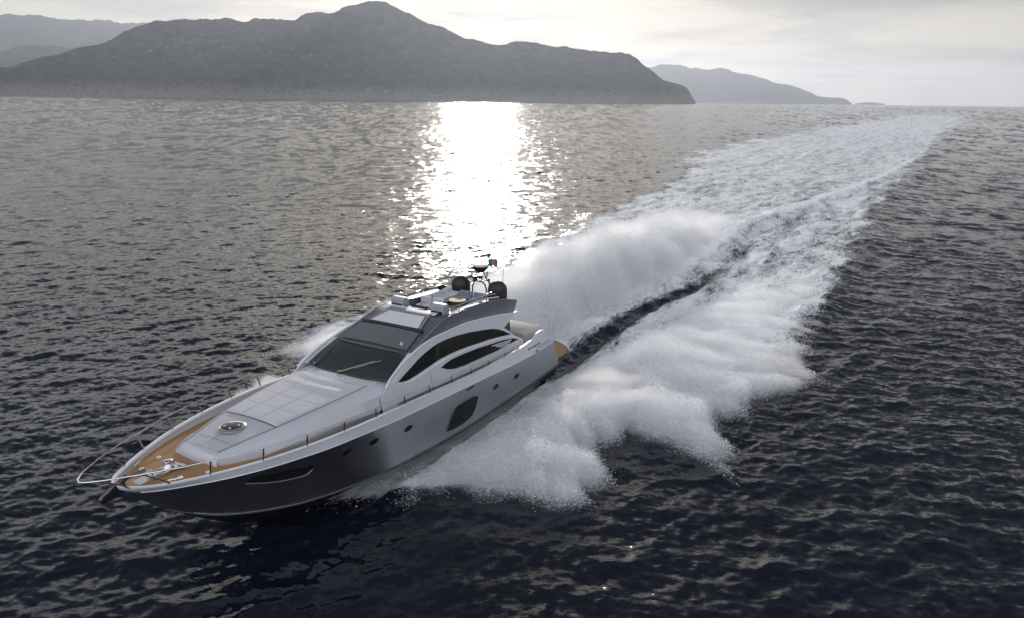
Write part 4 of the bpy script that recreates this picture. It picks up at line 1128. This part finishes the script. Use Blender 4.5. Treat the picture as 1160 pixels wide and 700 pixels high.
# ------------------------------------------------------------------ spray: fine droplets and mist thrown up by the hull
def spray_material(name, dens, flow, aniso=0.6):
    M = Mat(name)
    v = M.n('ShaderNodeVolumePrincipled')
    v.inputs['Color'].default_value = (0.985, 0.99, 0.998, 1); v.inputs['Density'].default_value = dens; v.inputs['Density Attribute'].default_value = 'density'; v.inputs['Anisotropy'].default_value = aniso
    M.l(v.outputs[0], M.out.inputs['Volume'])
    return M.m
def drop_material():
    M = Mat('water_drops')
    d = M.n('ShaderNodeBsdfDiffuse'); d.inputs[0].default_value = (0.95, 0.955, 0.97, 1)
    t = M.n('ShaderNodeBsdfTranslucent'); t.inputs[0].default_value = (0.95, 0.955, 0.97, 1)
    a = M.n('ShaderNodeMixShader'); a.inputs[0].default_value = 0.5
    M.l(d.outputs[0], a.inputs[1]); M.l(t.outputs[0], a.inputs[2]); M.l(a.outputs[0], M.out.inputs['Surface'])
    return M.m
M_drop = drop_material()

def spray(name, label, topf, bounds, cell, vox, dens, ndrop, flow, seed, soft=0.22, dsize=0.022):
    x0, x1, y0, y1, zmax = bounds
    gx = np.arange(x0, x1+cell, cell); gy = np.arange(y0, y1+cell, cell)
    GX, GY = np.meshgrid(gx, gy, indexing='ij')
    T, RHO = topf(GX, GY)
    nx, ny = T.shape
    co = np.stack([GX, GY, np.zeros_like(GX)], -1).reshape(-1, 3)
    idx = np.arange(nx*ny).reshape(nx, ny)
    q = np.stack([idx[:-1, :-1], idx[1:, :-1], idx[1:, 1:], idx[:-1, 1:]], -1).reshape(-1, 4)
    keep = (T.reshape(-1)[q].max(1) > 0.0)
    q = q[keep]
    nb = len(co)
    # droplets: small facets scattered through the sheet in strings along the throw, thick low down, torn at the crest
    rng = np.random.default_rng(seed)
    pw = np.clip(T, 0, None)**1.15*np.clip(RHO, 0.05, None); pw = (pw/pw.sum()).ravel()
    n0 = int(ndrop*2.6)
    pick = rng.choice(pw.size, n0, p=pw)
    cx = co[pick, 0] + rng.uniform(-.5, .5, n0)*cell; cyy = co[pick, 1] + rng.uniform(-.5, .5, n0)*cell
    tt = T.ravel()[pick]
    rel = np.clip(rng.beta(1.7, 1.6, n0)*1.15, 0.02, 1.3)
    ca_, sa_ = math.cos(flow), math.sin(flow)
    al = cx*ca_ + cyy*sa_; ac_ = -cx*sa_ + cyy*ca_
    st = fbm(al*.45 + rel*1.5, ac_*3.4, 4, seed*31, .6)*.6 + fbm(al*1.2, ac_*7.0 + rel*3, 3, seed*37, .6)*.4
    keepd = rng.random(n0) < sstep(.30, .66, st + .16*(1-rel))
    cx, cyy, tt, rel = (q_[keepd][:ndrop] for q_ in (cx, cyy, tt, rel)); ndrop = len(cx)
    hz = tt*rel*(0.45 + 1.1*fbm(cx*.5, cyy*.5, 3, seed*5))
    fr = rng.random(ndrop); k_ = np.where(fr < .09, .36*rng.random(ndrop)**1.5, 0.05)*(0.35+tt)
    jump = np.abs(rng.standard_normal(ndrop))*k_*1.6
    cx = cx + rng.standard_normal(ndrop)*k_ + ca_*jump; cyy = cyy + rng.standard_normal(ndrop)*k_ + sa_*jump
    hz = np.clip(hz + rng.standard_normal(ndrop)*k_*.8, .0, None)
    size = dsize*(0.5 + 1.2*rng.random(ndrop)**2.5)*np.where(fr < .09, .45, 1.0)
    ctr = np.stack([cx, cyy, hz + 0.04], -1)
    tri = rng.standard_normal((ndrop, 3, 3)); tri -= tri.mean(1, keepdims=True); tri /= np.linalg.norm(tri, axis=2, keepdims=True)
    fl3 = np.array([ca_, sa_, 0.25]); fl3 /= np.linalg.norm(fl3)
    tri = tri + (tri @ fl3)[..., None]*fl3*1.1
    V = (ctr[:, None, :] + tri*size[:, None, None]).reshape(-1, 3)
    me = bpy.data.meshes.new(name)
    allv = np.concatenate([co, V]).astype(np.float32)
    nl = q.size + ndrop*3
    me.vertices.add(len(allv)); me.vertices.foreach_set('co', allv.ravel())
    me.loops.add(nl); me.loops.foreach_set('vertex_index', np.concatenate([q.ravel(), nb + np.arange(ndrop*3)]).astype(np.int32))
    ls = np.concatenate([np.arange(0, q.size, 4), q.size + np.arange(0, ndrop*3, 3)]).astype(np.int32)
    lt = np.concatenate([np.full(len(q), 4), np.full(ndrop, 3)]).astype(np.int32)
    me.polygons.add(len(ls)); me.polygons.foreach_set('loop_start', ls); me.polygons.foreach_set('loop_total', lt)
    me.update(calc_edges=True)
    for an, arr in (('top', T.ravel()), ('rho', RHO.ravel())):
        a = me.attributes.new(an, 'FLOAT', 'POINT'); a.data.foreach_set('value', np.concatenate([arr, np.zeros(ndrop*3)]).astype(np.float32))
    a = me.attributes.new('drop', 'BOOLEAN', 'FACE'); a.data.foreach_set('value', np.concatenate([np.zeros(len(q), bool), np.ones(ndrop, bool)]))
    me.materials.append(M_drop)
    o = bpy.data.objects.new(name, me); COL.objects.link(o)
    o.location = (BO[0], BO[1], 0); o.rotation_euler = (0, 0, YAW)
    vm = spray_material(name + '_mist', dens, flow)
    ng = bpy.data.node_groups.new(name + '_nodes', 'GeometryNodeTree')
    ng.interface.new_socket('Geometry', in_out='INPUT', socket_type='NodeSocketGeometry')
    ng.interface.new_socket('Geometry', in_out='OUTPUT', socket_type='NodeSocketGeometry')
    N = lambda t, **k: (lambda n: ([setattr(n, a, b) for a, b in k.items()], n)[1])(ng.nodes.new(t))
    L = ng.links.new
    gi = N('NodeGroupInput'); go = N('NodeGroupOutput')
    na = N('GeometryNodeInputNamedAttribute', data_type='BOOLEAN'); na.inputs['Name'].default_value = 'drop'
    se = N('GeometryNodeSeparateGeometry', domain='FACE'); L(gi.outputs[0], se.inputs[0]); L(na.outputs[0], se.inputs['Selection'])
    pos = N('GeometryNodeInputPosition'); sx = N('ShaderNodeSeparateXYZ'); L(pos.outputs[0], sx.inputs[0])
    def m(op, a, b=None, clamp=False):
        n = N('ShaderNodeMath', operation=op, use_clamp=clamp)
        for i, v in enumerate((a, b)):
            if v is None: continue
            if isinstance(v, (int, float)): n.inputs[i].default_value = v
            else: L(v, n.inputs[i])
        return n.outputs[0]
    flat = N('ShaderNodeCombineXYZ'); L(sx.outputs[0], flat.inputs[0]); L(sx.outputs[1], flat.inputs[1])
    def samp(an):
        a = N('GeometryNodeInputNamedAttribute', data_type='FLOAT'); a.inputs['Name'].default_value = an
        s = N('GeometryNodeSampleNearestSurface', data_type='FLOAT'); L(se.outputs[1], s.inputs['Mesh']); L(a.outputs[0], s.inputs['Value']); L(flat.outputs[0], s.inputs['Sample Position'])
        return s.outputs[0]
    top = samp('top'); rho = samp('rho')
    # streaks along the throw direction
    ca, sa = math.cos(flow), math.sin(flow)
    along = m('ADD', m('MULTIPLY', sx.outputs[0], ca), m('MULTIPLY', sx.outputs[1], sa)); across = m('SUBTRACT', m('MULTIPLY', sx.outputs[1], ca), m('MULTIPLY', sx.outputs[0], sa))
    def nz(fa, fc, fz, detail, off=0.0, dist=0.0):
        c = N('ShaderNodeCombineXYZ'); L(m('MULTIPLY', along, fa), c.inputs[0]); L(m('MULTIPLY', across, fc), c.inputs[1]); L(m('MULTIPLY_ADD', sx.outputs[2], fz) if False else m('ADD', m('MULTIPLY', sx.outputs[2], fz), off), c.inputs[2])
        n = N('ShaderNodeTexNoise'); n.inputs['Scale'].default_value = 1.0; n.inputs['Detail'].default_value = detail; n.inputs['Roughness'].default_value = 0.62; n.inputs['Distortion'].default_value = dist; L(c.outputs[0], n.inputs['Vector']); return n.outputs[0]
    n1 = nz(.28, .9, .5, 4, 3.1, .3); n2 = nz(1.0, 3.2, 1.8, 5, 9.7, .3)
    eff = m('MULTIPLY', top, m('ADD', 0.35, m('MULTIPLY', n1, 1.3)))
    hgt = m('SUBTRACT', eff, m('ADD', sx.outputs[2], m('MULTIPLY', m('SUBTRACT', n2, .5), 0.5)))
    body = m('DIVIDE', hgt, soft, True)
    tex = m('MULTIPLY', m('SUBTRACT', n2, .30), 3.2, True)
    den = m('MULTIPLY', m('MULTIPLY', body, tex), rho)
    vc = N('GeometryNodeVolumeCube'); L(den, vc.inputs['Density'])
    vc.inputs['Min'].default_value = (x0, y0, 0.02); vc.inputs['Max'].default_value = (x1, y1, zmax)
    vc.inputs['Resolution X'].default_value = max(8, int((x1-x0)/vox)); vc.inputs['Resolution Y'].default_value = max(8, int((y1-y0)/vox)); vc.inputs['Resolution Z'].default_value = max(8, int(zmax/vox))
    sm = N('GeometryNodeSetMaterial'); sm.inputs['Material'].default_value = vm; L(vc.outputs[0], sm.inputs[0])
    jn = N('GeometryNodeJoinGeometry'); L(sm.outputs[0], jn.inputs[0]); L(se.outputs[0], jn.inputs[0]); L(jn.outputs[0], go.inputs[0])
    md = o.modifiers.new('spray', 'NODES'); md.node_group = ng
    tag(o, label, 'spray', kind='stuff')
    return o

def port_top(x, y):
    d = poly_sd(x, y, PORT_POLY) + 0.35 + (fbm(x/1.1, y/1.1, 4, 71)-.5)*1.2
    hullside = np.interp(x, [-30, -22, -16, -3, 0, 1.4, 9, 12.5, 15, 16.6], [5.2, 4.4, 3.6, 2.9, 2.6, 2.3, 2.36, 2.3, 2.0, .6])
    dist = np.clip(y-hullside, 0, None)
    apex = np.interp(x, [-30, -16, -8, 0, 6, 12, 15, 16.5], [.30, .45, .75, 1.2, 1.45, 1.2, .95, .45])
    prof = np.interp(dist, [0, .7, 1.4, 2.8, 4.5, 7, 10.5], [.06, .16, .50, 1.0, .96, .62, .40])
    ridge = 0.42 + 1.2*fbm((y*.88-x*.47)/6, (x*.88+y*.47)/.85, 4, 5, .58)
    T = apex*prof*ridge*sstep(0.0, 1.5, d)
    rho = sstep(0.0, 1.2, d)*(0.75+.5*fbm(x/1.5, y/1.5, 3, 9))*np.interp(x, [-30, -20, -8, 0, 17], [0, .25, .7, 1, 1])
    return np.where(d > 0, T, 0), np.where(d > 0, rho, 0)
def stbd_top(x, y):
    T, rho = port_top(x, -y)
    return T*.9, rho*.7
def tail_top(x, y):
    u = -x
    c = np.interp(u, [-2, 5, 15, 30, 55], [-3.2, -3.0, -3.0, -3.5, -6]); hw = np.interp(u, [-2, 4, 15, 35, 60], [2.6, 3.6, 4.6, 5.2, 5.5])
    lim = crest(u) + .35
    v = (y-c)/hw
    bell = np.exp(-np.abs(v)**2.4)
    pk = np.interp(u, [-1.5, 0, 4, 10, 17, 26, 38, 52, 62], [.3, 1.9, 3.1, 3.5, 3.6, 3.1, 1.9, .8, 0])
    lump = .72 + .62*fbm(x/4.2, y/2.0, 6, 91, 0.6)
    T = pk*bell*lump*sstep(-.6, 1.4, lim - y + (fbm(x/1.3, y/1.3, 3, 77)-.5)*1.4)
    rho = np.interp(u, [-1.5, 1, 6, 30, 48, 62], [0, .8, 1, .8, .4, 0])*sstep(.05, .5, T)
    return np.where(T > .04, T, 0), rho
spray('bow_spray', 'white sheet of spray thrown out from the near port side of the hull', port_top, (-30, 16.8, .2, 14.6, 2.4), .12, .13, 1.9, 1400000, R(118), 3, dsize=.014)
spray('bow_spray', 'white spray thrown out on the far starboard side of the hull', stbd_top, (-30, 16.8, -14.6, -.2, 2.6), .2, .2, 1.8, 300000, R(-118), 4, dsize=.017)
spray('stern_plume', 'tall billowing plume of spray rising behind the stern', tail_top, (-63, 2.0, -12, 4, 4.8), .2, .18, 0.95, 1300000, R(165), 5, soft=.9, dsize=.0185)

# ------------------------------------------------------------------ haze: one box of pale air around everything
def haze():
    mb = MB(); mb.box((0, 0, 500), (50000, 50000, 1010)); 
    M = Mat('haze_air')
    v = M.n('ShaderNodeVolumePrincipled'); v.inputs['Color'].default_value = (0.77, 0.835, 0.96, 1); v.inputs['Density'].default_value = HAZE; v.inputs['Anisotropy'].default_value = 0.5
    M.l(v.outputs[0], M.out.inputs['Volume'])
    o = mb.build('haze', M.m, None, smooth=20)
    tag(o, 'pale sea haze over the water, fading the far hills', 'haze', kind='stuff')
HAZE = 5.0e-5
haze()
